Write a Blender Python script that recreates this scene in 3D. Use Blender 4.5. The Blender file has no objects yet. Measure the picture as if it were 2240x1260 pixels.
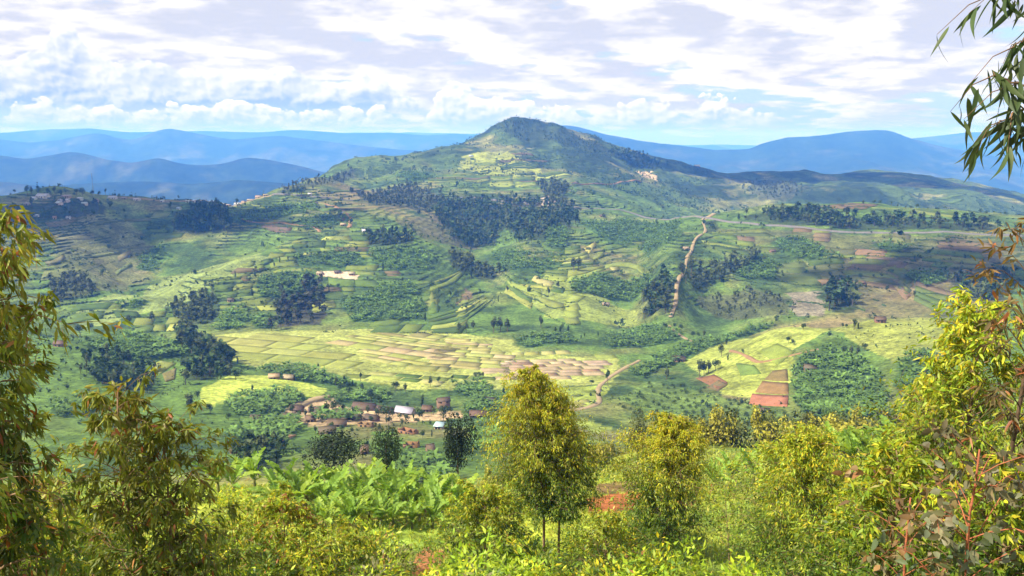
import bpy, math, random
import numpy as np
from mathutils import Matrix, Vector, Euler
SC = bpy.context.scene
COL = SC.collection
rng = np.random.default_rng(7)
random.seed(7)
R = math.radians

# ------------------------------------------------------------------ camera
F = 1742.0                       # focal length in photo pixels (2240 wide)
HOR = 305.0                      # pixel row of the horizon
PITCH = math.atan((630 - HOR) / F)
cam_d = bpy.data.cameras.new('camera')
cam_d.sensor_width = 36.0
cam_d.lens = 36.0 * F / 2240.0
cam_d.clip_start = 0.1
cam_d.clip_end = 90000
cam = bpy.data.objects.new('camera', cam_d)
COL.objects.link(cam)
cam.rotation_euler = (math.pi / 2 - PITCH, 0, 0)
SC.camera = cam
SC.render.resolution_x, SC.render.resolution_y = 1024, 576

# ------------------------------------------------------------------ light and exposure
SUN_EL, SUN_AZ = R(47), R(-112)   # azimuth measured from +Y (view direction) towards +X
SUN_DIR = Vector((math.sin(SUN_AZ) * math.cos(SUN_EL), math.cos(SUN_AZ) * math.cos(SUN_EL), math.sin(SUN_EL)))
sun_d = bpy.data.lights.new('sun', 'SUN')
sun_d.energy = 5.0
sun_d.angle = R(0.6)
sun_d.color = (1.0, 0.93, 0.80)
sun = bpy.data.objects.new('sun', sun_d)
COL.objects.link(sun)
sun.rotation_euler = SUN_DIR.to_track_quat('Z', 'Y').to_euler()
SC.view_settings.view_transform = 'Standard'
SC.view_settings.look = 'None'
SC.view_settings.gamma = 1.0
SC.view_settings.use_curve_mapping = False
SC.view_settings.exposure = 1.08
SC.cycles.use_denoising = True
SC.cycles.max_bounces = 6
SC.cycles.diffuse_bounces = 2
SC.cycles.glossy_bounces = 2
SC.cycles.transmission_bounces = 3
SC.cycles.transparent_max_bounces = 6
SC.cycles.volume_bounces = 1
SC.cycles.caustics_reflective = False
SC.cycles.caustics_refractive = False
HAZE_DENSITY = 0.00018
HAZE_COLOR = (0.08, 0.285, 1.0)
HAZE_ABS = (0.88, 0.82, 1.0)
HAZE_ANISO = 0.0


class NT:
    """small helper for building node trees"""
    def __init__(self, tree):
        self.t = tree
        self.n = tree.nodes
        self.l = tree.links
    def put(self, sock, v):
        if isinstance(v, bpy.types.NodeSocket):
            self.l.new(v, sock)
        elif isinstance(v, (tuple, list)) and len(v) == 3 and len(getattr(sock, 'default_value', (0, 0, 0))) == 4:
            sock.default_value = (*v, 1)
        else:
            sock.default_value = v
    def m(self, op, a, b=0.0, c=None, clamp=False):
        n = self.n.new('ShaderNodeMath')
        n.operation = op
        n.use_clamp = clamp
        self.put(n.inputs[0], a)
        self.put(n.inputs[1], b)
        if c is not None:
            self.put(n.inputs[2], c)
        return n.outputs[0]
    def add(self, a, b): return self.m('ADD', a, b)
    def sub(self, a, b): return self.m('SUBTRACT', a, b)
    def mul(self, a, b): return self.m('MULTIPLY', a, b)
    def div(self, a, b): return self.m('DIVIDE', a, b)
    def smooth(self, x, lo, hi, a=0.0, b=1.0):
        n = self.n.new('ShaderNodeMapRange')
        n.interpolation_type = 'SMOOTHSTEP'
        self.put(n.inputs[0], x); self.put(n.inputs[1], lo); self.put(n.inputs[2], hi)
        self.put(n.inputs[3], a); self.put(n.inputs[4], b)
        return n.outputs[0]
    def xyz(self, x, y, z=0.0):
        n = self.n.new('ShaderNodeCombineXYZ')
        self.put(n.inputs[0], x); self.put(n.inputs[1], y); self.put(n.inputs[2], z)
        return n.outputs[0]
    def noise(self, vec, scale, detail=4.0, rough=0.5, dist=0.0, dim='3D', lac=2.0):
        n = self.n.new('ShaderNodeTexNoise')
        n.noise_dimensions = dim
        if vec is not None:
            self.put(n.inputs['Vector'], vec)
        n.inputs['Scale'].default_value = scale
        n.inputs['Detail'].default_value = detail
        n.inputs['Roughness'].default_value = rough
        n.inputs['Lacunarity'].default_value = lac
        n.inputs['Distortion'].default_value = dist
        return n.outputs['Fac']
    def mix(self, f, a, b, kind='MIX'):
        n = self.n.new('ShaderNodeMix')
        n.data_type = 'RGBA'
        n.blend_type = kind
        self.put(n.inputs[0], f); self.put(n.inputs[6], a); self.put(n.inputs[7], b)
        return n.outputs[2]


# ------------------------------------------------------------------ world: sky and cloud cover
world = bpy.data.worlds.new('World')
SC.world = world
world.use_nodes = True
w = NT(world.node_tree)
w.n.clear()
tc = w.n.new('ShaderNodeTexCoord')
sep = w.n.new('ShaderNodeSeparateXYZ')
w.l.new(tc.outputs['Generated'], sep.inputs[0])
dx, dy, dz = sep.outputs
sky = w.n.new('ShaderNodeTexSky')
sky.sky_type = 'NISHITA'
sky.sun_disc = False
sky.sun_elevation = SUN_EL
sky.sun_rotation = SUN_AZ
sky.altitude = 1800
sky.air_density = 1.0
sky.dust_density = 0.4
sky.ozone_density = 2.0
zpos = w.m('MAXIMUM', dz, 0.0)
# sheet of high broken cloud: direction projected on a curved cloud deck
kk = w.add(zpos, 0.17)
cx, cy = w.div(dx, kk), w.div(dy, kk)
def deckn(oa, ob):
    v = w.xyz(w.add(w.mul(cx, 0.85), 3.1 + oa), w.add(cy, ob))
    a1 = w.noise(v, 2.0, 7, 0.56, 0.0, dim='2D')
    a2 = w.noise(w.xyz(w.add(w.mul(cx, 0.9), oa), w.add(w.mul(cy, 1.1), 9.7 + ob)), 3.4, 5, 0.60, 0.1, dim='2D')
    return w.add(w.mul(a1, 0.72), w.mul(a2, 0.28))
cover = deckn(0, 0)
toward = deckn(-0.10, 0.06)                               # a step towards the sun
lowfade = w.smooth(zpos, 0.0, 0.11)                       # thinner towards the horizon
thick = w.smooth(cover, w.sub(0.47, w.mul(lowfade, 0.18)), w.sub(0.57, w.mul(lowfade, 0.17)))
shade = w.smooth(w.add(w.sub(toward, cover), w.mul(w.smooth(cover, 0.44, 0.68), 0.15)), -0.045, 0.11)
SKYK = 0.1                        # background strength; cloud radiance is given relative to it
def k(c, s=0.64): return tuple(v * s / SKYK for v in c)
deck_col = w.mix(shade, k((0.83, 0.805, 0.82)), k((0.53, 0.545, 0.635)))
# clear sky: the sky texture, whitened by thin high veil
base = w.mix(w.smooth(zpos, 0.0, 0.18, 0.92, 0.35), sky.outputs[0], k((0.36, 0.47, 0.66)))
colr = w.mix(thick, base, deck_col)
# cumulus banks standing low over the horizon, in azimuth / elevation (degrees)
az = w.mul(w.m('ARCTAN2', dx, dy), 57.2958)
el = w.mul(w.m('ARCSINE', dz), 57.2958)
def bump(c, wd, h):
    t = w.div(w.sub(az, c), wd)
    return w.mul(w.m('EXPONENT', w.mul(w.mul(t, t), -1.0)), h)
def cumulus(colr, tops, base_el, amp, seed, bright, dark, soft, scale, foot_w, opac):
    top = None
    for c, wd, h in tops:
        b = bump(c, wd, h)
        top = b if top is None else w.add(top, b)
    # elsewhere round the horizon the banks go on at random
    far = w.noise(w.xyz(w.mul(az, 0.05), seed), 1.0, 1, 0.5, dim='2D')
    off = w.smooth(w.m('ABSOLUTE', az), 36.0, 50.0)
    top = w.add(top, w.mul(off, w.smooth(far, 0.4, 0.7, 0.0, 3.5)))
    wob = w.noise(w.xyz(az, w.mul(el, 1.3)), 0.5, 3, 0.5, dim='2D')
    def dens(oa, oe):
        p = w.xyz(w.add(w.add(az, oa), w.mul(wob, 1.2)), w.add(w.mul(w.add(el, oe), 1.3), seed))
        vo = w.n.new('ShaderNodeTexVoronoi')
        vo.voronoi_dimensions = '2D'
        vo.feature = 'F1'
        vo.normalize = True
        vo.inputs['Scale'].default_value = scale
        vo.inputs['Detail'].default_value = 3.5
        vo.inputs['Roughness'].default_value = 0.52
        vo.inputs['Lacunarity'].default_value = 2.2
        w.put(vo.inputs['Vector'], p)
        nn = w.noise(p, scale * 0.9, 2, 0.5, dim='2D')
        billow = w.add(w.mul(w.sub(0.42, vo.outputs['Distance']), 2.2), w.mul(w.sub(nn, 0.5), 1.6))
        return w.add(w.sub(top, w.sub(w.add(el, oe), base_el)), w.mul(billow, amp))
    d0 = dens(0, 0)
    mask = w.smooth(d0, 0.0, soft)
    foot = w.smooth(el, base_el - foot_w, base_el + foot_w * 0.5)
    has = w.smooth(top, 0.15, 0.7)
    mask = w.mul(w.mul(mask, foot), has)
    d1 = dens(-0.22, 0.24)                                 # a step towards the sun
    lit = w.smooth(w.sub(d0, d1), -0.35, 0.95)
    core = w.smooth(d0, 0.0, 2.6)
    under = w.smooth(w.sub(el, base_el), 0.0, 1.6, 0.35, 0.0)
    lit = w.m('SUBTRACT', w.add(w.mul(lit, 0.85), w.mul(w.sub(1.0, core), 0.35)), under, clamp=True)
    return w.mix(w.mul(mask, opac), colr, w.mix(lit, k(dark), k(bright)))
colr = cumulus(colr, [(-32.5, 2.2, 2.4), (-28.3, 2.2, 4.0), (-23.0, 3.0, 2.2), (-17.5, 4.0, 2.2), (-11.0, 4.0, 1.7)], 2.0, 1.3, 4.2,
               (0.90, 0.88, 0.88), (0.32, 0.41, 0.58), 0.24, 0.34, 0.7, 1.0)
colr = cumulus(colr, [(-28, 6, 0.9), (-19.0, 4, 1.1), (-11.0, 3.0, 1.0), (-4.0, 1.9, 2.4), (-0.5, 2.5, 1.5), (3.0, 2.0, 1.0), (7.3, 2.0, 0.8), (10.0, 1.6, 1.1),
                      (13.5, 1.1, 1.7), (15.3, 1.2, 1.0), (17.0, 1.1, 0.6)], 1.05, 0.95, 11.5, (0.98, 0.94, 0.90), (0.44, 0.52, 0.66), 0.22, 0.70, 0.35, 1.0)
# pale haze band over the horizon
colr = w.mix(w.smooth(el, -0.3, 2.6, 0.60, 0.0), colr, k((0.33, 0.41, 0.54)))
bg = w.n.new('ShaderNodeBackground')
bg.inputs['Strength'].default_value = SKYK
w.put(bg.inputs['Color'], colr)
wo = w.n.new('ShaderNodeOutputWorld')
w.l.new(bg.outputs[0], wo.inputs['Surface'])
world.cycles.sampling_method = 'MANUAL'
world.cycles.sample_map_resolution = 512

# ------------------------------------------------------------------ helpers
def tag(o, label=None, cat=None, group=None, kind=None):
    if label: o['label'] = label
    if cat: o['category'] = cat
    if group: o['group'] = group
    if kind: o['kind'] = kind
    return o
def link(name, data, parent=None, loc=None):
    o = bpy.data.objects.new(name, data)
    COL.objects.link(o)
    if parent is not None: o.parent = parent
    if loc is not None: o.location = loc
    return o
def empty(name, loc, rz=0.0, s=1.0):
    o = bpy.data.objects.new(name, None)
    o.empty_display_size = 0.2
    COL.objects.link(o)
    o.location = loc
    o.rotation_euler = (0, 0, rz)
    o.scale = (s, s, s)
    return o
def mk(name, V, polys, mats=(), col=None, smooth=False, midx=None):
    """mesh from numpy arrays; polys = list of (m,k) index arrays"""
    V = np.asarray(V, np.float32).reshape(-1, 3)
    polys = [np.asarray(p, np.int32) for p in polys if len(p)]
    me = bpy.data.meshes.new(name)
    me.vertices.add(len(V))
    me.vertices.foreach_set('co', V.ravel())
    loops = np.concatenate([p.ravel() for p in polys])
    sizes = np.concatenate([np.full(len(p), p.shape[1], np.int32) for p in polys])
    starts = np.concatenate([[0], np.cumsum(sizes)[:-1]]).astype(np.int32)
    me.loops.add(len(loops))
    me.loops.foreach_set('vertex_index', loops)
    me.polygons.add(len(sizes))
    me.polygons.foreach_set('loop_start', starts)
    if smooth:
        me.polygons.foreach_set('use_smooth', np.ones(len(sizes), bool))
    if midx is not None:
        me.polygons.foreach_set('material_index', np.asarray(midx, np.int32))
    for m in mats: me.materials.append(m)
    if col is not None:
        a = me.color_attributes.new('col', 'FLOAT_COLOR', 'POINT')
        c = np.ones((len(V), 4), np.float32)
        c[:, :3] = col
        a.data.foreach_set('color', c.ravel())
    me.update(calc_edges=True)
    me.validate()
    return me
class MB:
    """collects pieces (V, polys, colour) into one mesh"""
    def __init__(self):
        self.V, self.P, self.C, self.n = [], {}, [], 0
    def put(self, V, polys, col=(0.5, 0.5, 0.5), mi=0):
        V = np.asarray(V, float).reshape(-1, 3)
        self.V.append(V)
        c = np.asarray(col, float)
        self.C.append(np.broadcast_to(c, (len(V), 3)) if c.ndim == 1 else c)
        for p in polys:
            p = np.asarray(p, int)
            if len(p) == 0: continue
            self.P.setdefault((p.shape[1], mi), []).append(p + self.n)
        self.n += len(V)
    def box(self, x0, x1, y0, y1, z0, z1, col=(0.5, 0.5, 0.5), mi=0):
        V = [(x, y, z) for z in (z0, z1) for y in (y0, y1) for x in (x0, x1)]
        self.put(V, [[(0, 2, 3, 1), (4, 5, 7, 6), (0, 1, 5, 4), (2, 6, 7, 3), (0, 4, 6, 2), (1, 3, 7, 5)]], col, mi)
    def mesh(self, name, mats, smooth=False, nocol=False):
        keys = list(self.P)
        polys = [np.concatenate(self.P[kk_]) for kk_ in keys]
        midx = np.concatenate([np.full(len(p), kk_[1]) for p, kk_ in zip(polys, keys)])
        return mk(name, np.concatenate(self.V), polys, mats, None if nocol else np.concatenate(self.C), smooth, midx)
def tube(pts, rad, sides=6, cap=True):
    pts = np.asarray(pts, float)
    rad = np.broadcast_to(np.asarray(rad, float), (len(pts),))
    d = np.gradient(pts, axis=0)
    d /= np.linalg.norm(d, axis=1, keepdims=True) + 1e-9
    ref = np.where(np.abs(d[:, 2:3]) > 0.9, np.array([[1.0, 0, 0]]), np.array([[0, 0, 1.0]]))
    s = np.cross(d, ref); s /= np.linalg.norm(s, axis=1, keepdims=True) + 1e-9
    t = np.cross(s, d)
    a = np.arange(sides) / sides * 2 * np.pi
    V = pts[:, None] + rad[:, None, None] * (np.cos(a)[None, :, None] * s[:, None] + np.sin(a)[None, :, None] * t[:, None])
    i = np.arange(len(pts) - 1)[:, None] * sides
    j = np.arange(sides)[None]
    q = np.stack([i + j, i + (j + 1) % sides, i + sides + (j + 1) % sides, i + sides + j], -1).reshape(-1, 4)
    polys = [q]
    if cap: polys.append(np.array([np.arange(sides) + (len(pts) - 1) * sides]))
    return V.reshape(-1, 3), polys

# value noise -------------------------------------------------------
_tab = np.random.default_rng(3).random((256, 256))
def vnoise(x, y):
    xi, yi = np.floor(x).astype(int), np.floor(y).astype(int)
    fx, fy = x - xi, y - yi
    fx = fx * fx * fx * (fx * (fx * 6 - 15) + 10); fy = fy * fy * fy * (fy * (fy * 6 - 15) + 10)
    t = lambda a, b: _tab[a & 255, b & 255]
    return (t(xi, yi) * (1 - fx) + t(xi + 1, yi) * fx) * (1 - fy) + (t(xi, yi + 1) * (1 - fx) + t(xi + 1, yi + 1) * fx) * fy
def fbm(x, y, wl, octs=4, gain=0.5, seed=0):
    s, a, tot = 0, 1.0, 0
    for o in range(octs):
        s = s + a * (vnoise(x / wl + 17.3 * seed + 5 * o, y / wl + 9.1 * seed + 3 * o) * 2 - 1)
        tot += a; a *= gain; wl *= 0.5
    return s / tot
def ridged(x, y, wl, octs=4, seed=0):
    s, a, tot = 0, 1.0, 0
    for o in range(octs):
        s = s + a * (1 - np.abs(vnoise(x / wl + 17.3 * seed + 5 * o, y / wl + 9.1 * seed + 3 * o) * 2 - 1) * 2)
        tot += a; a *= 0.5; wl *= 0.5
    return s / tot
def inpoly(x, y, poly):
    x, y = np.asarray(x, float), np.asarray(y, float)
    r = np.zeros(x.shape, bool)
    n = len(poly)
    for i in range(n):
        x1, y1 = poly[i][:2]; x2, y2 = poly[(i + 1) % n][:2]
        if y1 == y2: continue
        c = ((y1 > y) != (y2 > y)) & (x < (x2 - x1) * (y - y1) / (y2 - y1) + x1)
        r ^= c
    return r

# ------------------------------------------------------------------ materials
def mat_attr(name, var=0.25, vscale=0.5, rough=0.9, trans=0.0, bump=0.0, bscale=1.0, spec=0.2, fine=None, objvar=0.0, gain=1.0):
    """surface colour from the 'col' attribute, varied by noise; optional leaf translucency"""
    m = bpy.data.materials.new(name)
    m.use_nodes = True
    t = NT(m.node_tree)
    b = t.n['Principled BSDF']
    a = t.n.new('ShaderNodeAttribute'); a.attribute_name = 'col'
    g = t.n.new('ShaderNodeNewGeometry')
    c = a.outputs['Color']
    if gain != 1.0: c = t.mix(1.0, c, (gain, gain, gain), 'MULTIPLY')
    if var:
        f = t.noise(g.outputs['Position'], vscale, 5, 0.6)
        c = t.mix(1.0, c, t.mix(t.smooth(f, 0.3, 0.7), (1 - var,) * 3, (1 + var,) * 3), 'MULTIPLY')
    if fine:
        f = t.noise(g.outputs['Position'], fine[0], 4, 0.65)
        c = t.mix(1.0, c, t.mix(t.smooth(f, 0.3, 0.7), (1 - fine[1],) * 3, (1 + fine[1],) * 3), 'MULTIPLY')
    if objvar:
        oi = t.n.new('ShaderNodeObjectInfo')
        c = t.mix(1.0, c, t.mix(oi.outputs['Random'], (1 - objvar, 1 - objvar, 1 - objvar), (1 + objvar, 1 + objvar * 0.9, 1 + objvar * 0.5)), 'MULTIPLY')
    t.put(b.inputs['Base Color'], c)
    b.inputs['Roughness'].default_value = rough
    b.inputs['Specular IOR Level'].default_value = spec
    if bump:
        bn = t.n.new('ShaderNodeBump')
        bn.inputs['Strength'].default_value = bump
        bn.inputs['Distance'].default_value = 1.0 / bscale
        t.put(bn.inputs['Height'], t.noise(g.outputs['Position'], bscale, 6, 0.65))
        t.l.new(bn.outputs[0], b.inputs['Normal'])
    if trans:
        tr = t.n.new('ShaderNodeBsdfTranslucent')
        t.put(tr.inputs['Color'], t.mix(1.0, c, (1.25, 1.25, 0.7), 'MULTIPLY'))
        mx = t.n.new('ShaderNodeMixShader')
        mx.inputs[0].default_value = trans
        out = t.n['Material Output']
        t.l.new(b.outputs[0], mx.inputs[1]); t.l.new(tr.outputs[0], mx.inputs[2])
        t.l.new(mx.outputs[0], out.inputs['Surface'])
    return m
M = {}
M['ground'] = mat_attr('hillside ground', 0.36, 0.06, 0.95, bump=0.6, bscale=0.5, spec=0.1, fine=(0.40, 0.42), gain=0.90)
M['far'] = mat_attr('far hill cover', 0.35, 0.004, 0.95, spec=0.05, fine=(0.02, 0.35), gain=0.75)
M['plot'] = mat_attr('crop rows and soil', 0.16, 0.12, 0.95, bump=0.3, bscale=1.5, spec=0.1, fine=(0.9, 0.16), gain=0.68)
M['track'] = mat_attr('trodden earth', 0.12, 0.15, 0.95, spec=0.1, fine=(1.2, 0.1), gain=0.66)
M['leaf'] = mat_attr('eucalyptus leaf', 0.22, 0.8, 0.5, trans=0.34, spec=0.3, fine=(6.0, 0.2), gain=1.0)
M['leafmid'] = mat_attr('tree foliage', 0.30, 0.20, 0.7, trans=0.22, spec=0.2, fine=(0.9, 0.25), objvar=0.22, gain=0.9)
M['mass'] = mat_attr('massed foliage', 0.30, 0.05, 0.75, trans=0.2, spec=0.2, fine=(0.4, 0.25), gain=0.85)
M['banana'] = mat_attr('banana leaf', 0.18, 0.6, 0.55, trans=0.4, spec=0.28, fine=(5.0, 0.12))
M['bark'] = mat_attr('bark', 0.3, 1.5, 0.9, bump=0.4, bscale=12, spec=0.1, fine=(9.0, 0.25))
M['wall'] = mat_attr('mud brick', 0.14, 0.4, 0.95, bump=0.2, bscale=4, spec=0.1, fine=(3.0, 0.14), gain=0.75)
M['roof'] = mat_attr('roof cover', 0.16, 0.5, 0.7, bump=0.2, bscale=4, spec=0.25, fine=(2.5, 0.16), gain=0.75)
M['metal'] = mat_attr('sheet metal', 0.08, 0.4, 0.4, spec=0.5, fine=(2.0, 0.06), gain=0.68)
# ------------------------------------------------------------------ terrain
def tanray(py):                       # slope of the sight line through the centre column at a pixel row
    return math.tan(math.atan((630 - py) / F) - PITCH)
def ucol(px, py):                     # x / y of the sight line through a pixel
    dyv = (630 - py) / F
    return ((px - 1120) / F) / (math.cos(PITCH) + dyv * math.sin(PITCH))
def traw(px, py):
    dyv = (630 - py) / F
    return (-math.sin(PITCH) + dyv * math.cos(PITCH)) / (math.cos(PITCH) + dyv * math.sin(PITCH))
FG = [(1.2, -1.72), (2, -2.0), (4, -3.2), (10, -6.7), (20, -12.8), (30, -18.3)]
FGC = FG + [(39, -22.6), (60, -28.5), (95, -45), (150, -71), (200, -92)]
# profiles: pixel column -> list of (row, distance) seen or (None, distance, height) unseen
prof = {
 -200: [(None, y, z) for y, z in FGC] + [(None, 250, -103), (None, 320, -112), (None, 430, -114), (None, 470, -112), (None, 560, -128), (None, 640, -122), (None, 720, -110), (None, 800, -92), (None, 900, -52), (None, 1100, -120), (None, 1500, -330), (None, 2200, -450), (None, 3300, -540)],
 150: [(None, y, z) for y, z in FGC] + [(960, 270), (880, 340), (800, 400), (740, 460), (None, 520, -133), (690, 600), (640, 660), (560, 760), (480, 850), (412, 930), (None, 1100, -120), (None, 1500, -320), (None, 2200, -450), (None, 3300, -540)],
 300: [(None, y, z) for y, z in FGC] + [(960, 280), (880, 350), (800, 430), (735, 480), (None, 530, -138), (685, 615), (648, 655), (None, 700, -141), (600, 790), (540, 860), (480, 925), (427, 1000), (None, 1150, -130), (None, 1500, -310), (None, 2200, -450), (None, 3300, -540)],
 430: [(None, y, z) for y, z in FGC] + [(960, 290), (880, 360), (820, 420), (765, 500), (735, 565), (690, 620), (640, 670), (598, 715), (None, 765, -131), (555, 845), (500, 920), (438, 1000), (None, 1150, -130), (None, 1500, -310), (None, 2200, -450), (None, 3300, -540)],
 530: [(640, 675), (590, 725), (562, 765), (None, 815, -119), (530, 880), (490, 950)],
 600: [(None, y, z) for y, z in FGC] + [(1000, 250), (930, 325), (850, 402), (800, 460), (760, 520), (725, 575), (690, 625), (640, 680), (590, 740), (540, 820), (490, 930), (450, 1060), (420, 1150), (None, 1300, -120), (None, 1600, -300), (None, 2200, -450), (None, 3300, -540)],
 650: [(400, 1330), (None, 1480, -140), (None, 1700, -300)],
 700: [(378, 1480), (None, 1650, -130), (None, 1900, -300)],
 830: [(352, 1680), (None, 1900, -120)],
 900: [(345, 1730), (None, 1950, -110)],
 770: [(None, y, z) for y, z in FGC] + [(980, 270), (920, 340), (870, 410), (800, 470), (760, 525), (725, 575), (690, 625), (640, 680), (590, 740), (540, 820), (500, 900), (460, 1000), (435, 1120), (405, 1350), (380, 1500), (357, 1650), (None, 1900, -150), (None, 2300, -400), (None, 3300, -540)],
 950: [(None, y, z) for y, z in FGC] + [(1000, 250), (930, 330), (880, 400), (800, 475), (760, 530), (725, 575), (690, 625), (650, 680), (600, 745), (550, 830), (500, 960), (450, 1150), (430, 1250), (400, 1400), (370, 1600), (330, 1850), (None, 2100, -90), (None, 2500, -300), (None, 3300, -500)],
 1050: [(660, 690), (610, 790), (560, 900), (510, 1030), (460, 1180), (296, 1930), (None, 2250, -80)],
 1100: [(268, 1990), (None, 2250, -60)],
 1140: [(None, y, z) for y, z in FGC] + [(1000, 250), (930, 330), (880, 400), (800, 475), (760, 530), (730, 570), (700, 615), (650, 690), (600, 770), (550, 860), (500, 1000), (450, 1180), (420, 1320), (380, 1560), (340, 1800), (300, 1930), (264, 2020), (None, 2250, -50), (None, 2600, -220), (None, 3300, -450)],
 1200: [(274, 2020), (None, 2280, -60)],
 1300: [(None, y, z) for y, z in FG] + [(None, 42, -23), (1100, 57), (1050, 80), (None, 110, -49), (None, 140, -60), (None, 165, -72), (None, 200, -90), (960, 290), (900, 370), (850, 420), (800, 475), (760, 530), (720, 583), (680, 640), (630, 720), (570, 820), (510, 950), (465, 1120), (440, 1280), (405, 1500), (360, 1750), (320, 1930), (304, 2020), (None, 2300, -80), (None, 2700, -270), (None, 3300, -450)],
 1480: [(690, 600), (640, 640), (600, 690), (550, 770), (515, 850)],
 1400: [(700, 622), (650, 705), (600, 785), (550, 880), (505, 985), (334, 2040), (None, 2300, -110)],
 1500: [(None, y, z) for y, z in FG] + [(1190, 42), (1100, 56), (1048, 82), (None, 110, -45), (None, 150, -60), (None, 175, -74), (None, 210, -92), (960, 285), (940, 335), (900, 375), (850, 420), (800, 480), (750, 540), (700, 600), (650, 650), (600, 710), (550, 790), (510, 880), (477, 1000), (None, 1100, -112), (None, 1300, -142), (445, 1550), (410, 1750), (380, 1950), (362, 2100), (None, 2350, -150), (None, 2800, -330), (None, 3300, -450)],
 1700: [(None, y, z) for y, z in FG] + [(1190, 42), (1090, 56), (1028, 86), (None, 150, -59), (None, 175, -73), (None, 220, -93), (930, 300), (880, 360), (830, 400), (780, 430), (740, 460), (718, 490), (None, 540, -136), (690, 590), (640, 650), (590, 720), (540, 800), (500, 870), (470, 940), (454, 1000), (None, 1150, -120), (None, 1400, -170), (430, 1700), (405, 1950), (384, 2200), (None, 2500, -180), (None, 3300, -420)],
 1900: [(None, y, z) for y, z in FG] + [(None, 45, -22.5), (1000, 70), (None, 110, -46), (None, 150, -60), (None, 220, -88), (920, 280), (870, 330), (820, 370), (770, 400), (730, 430), (702, 455), (None, 510, -126), (680, 580), (640, 640), (590, 710), (540, 780), (506, 850), (475, 910), (446, 970), (None, 1120, -120), (None, 1400, -180), (430, 1700), (405, 2000), (380, 2400), (None, 2700, -210), (None, 3300, -400)],
 2100: [(None, y, z) for y, z in FG] + [(None, 45, -22), (1000, 60), (None, 110, -44), (None, 150, -58), (None, 220, -82), (900, 270), (850, 310), (800, 340), (750, 375), (715, 410), (692, 440), (None, 500, -119), (670, 570), (620, 640), (570, 710), (512, 800), (480, 880), (464, 930), (None, 1120, -120), (None, 1400, -190), (440, 1750), (415, 2050), (398, 2350), (None, 2700, -230), (None, 3300, -400)],
 2450: [(None, y, z) for y, z in FG] + [(None, 45, -22), (None, 60, -27), (None, 110, -43), (None, 150, -56), (None, 220, -80), (None, 300, -95), (None, 375, -97), (None, 440, -98), (None, 510, -118), (None, 570, -119), (None, 640, -112), (None, 710, -105), (None, 790, -94), (None, 900, -86), (None, 1120, -125), (None, 1400, -195), (None, 1800, -190), (450, 2300), (None, 2800, -290), (None, 3300, -400)],
}
cp, ct = [], []
for px, rows in prof.items():
    for r in rows:
        if r[0] is None:
            u = ucol(px, 600 if r[1] > 60 else 1000)
            cp.append((u, r[1])); ct.append(r[2] / r[1])
        else:
            cp.append((ucol(px, r[0]), r[1])); ct.append(traw(px, r[0]))
for px in (-700, -450, 2700, 2950):      # the same profiles carried on outwards beyond the frame
    for r in prof[-200 if px < 0 else 2450]:
        y = r[1]; z = r[2] if r[0] is None else traw(2450, r[0]) * r[1]
        cp.append((ucol(px, 600 if y > 60 else 1000), y)); ct.append(z / y)
cp = np.array([(1.7 * u, math.log(y)) for u, y in cp]); ct = np.array(ct)
def kern(d2): return np.sqrt(d2 + 0.05 ** 2)
D2 = ((cp[:, None] - cp[None]) ** 2).sum(-1)
A = np.zeros((len(cp) + 3,) * 2)
A[:-3, :-3] = kern(D2) - 1e-4 * np.eye(len(cp)) * -1
A[:-3, -3] = 1; A[:-3, -2:] = cp; A[-3, :-3] = 1; A[-2:, :-3] = cp.T
rhs = np.concatenate([ct, [0, 0, 0]])
wts = np.linalg.solve(A, rhs)
def Tfun(u, v):
    s = u.shape
    u, v = (1.7 * u).ravel(), v.ravel()
    o = np.empty(u.size)
    for i in range(0, u.size, 40000):
        uu, vv = u[i:i + 40000], v[i:i + 40000]
        d2 = (uu[:, None] - cp[None, :, 0]) ** 2 + (vv[:, None] - cp[None, :, 1]) ** 2
        o[i:i + 40000] = kern(d2) @ wts[:-3] + wts[-3] + wts[-2] * uu + wts[-1] * vv
    return o.reshape(s)
# grid: columns of constant x / y, rows at growing distance
UC = np.concatenate([np.linspace(-1.35, -0.72, 26)[:-1], np.linspace(-0.72, 0.72, 600), np.linspace(0.72, 1.35, 26)[1:]])
def rows_(a, b, n): return np.exp(np.linspace(math.log(a), math.log(b), n, endpoint=False))
YR = np.concatenate([rows_(1.2, 30, 50), rows_(30, 380, 130), rows_(380, 1250, 350), rows_(1250, 2450, 150), rows_(2450, 3300, 16), [3300]])
gu = np.linspace(UC[0], UC[-1], 150); gv = np.linspace(math.log(YR[0]), math.log(YR[-1]), 420)
Tc = Tfun(*np.meshgrid(gu, gv, indexing='ij'))
# bilinear resample of the fitted surface on the fine grid
iu = np.interp(UC, gu, np.arange(len(gu))); iv = np.interp(np.log(YR), gv, np.arange(len(gv)))
u0 = np.minimum(iu.astype(int), len(gu) - 2); v0 = np.minimum(iv.astype(int), len(gv) - 2)
fu, fv = (iu - u0)[:, None], (iv - v0)[None]
def cr(p0, p1, p2, p3, t): return p1 + 0.5 * t * (p2 - p0 + t * (2 * p0 - 5 * p1 + 4 * p2 - p3 + t * (3 * (p1 - p2) + p3 - p0)))
def cub(Tg):
    a = [Tg[np.clip(u0 + d, 0, len(gu) - 1)] for d in (-1, 0, 1, 2)]
    Tu = cr(*a, fu)
    b = [Tu[:, np.clip(v0 + d, 0, len(gv) - 1)] for d in (-1, 0, 1, 2)]
    return cr(*b, fv)
TT = cub(Tc)
GX = UC[:, None] * YR[None]; GY = np.broadcast_to(YR[None], GX.shape).copy()
GZ = TT * GY
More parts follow.
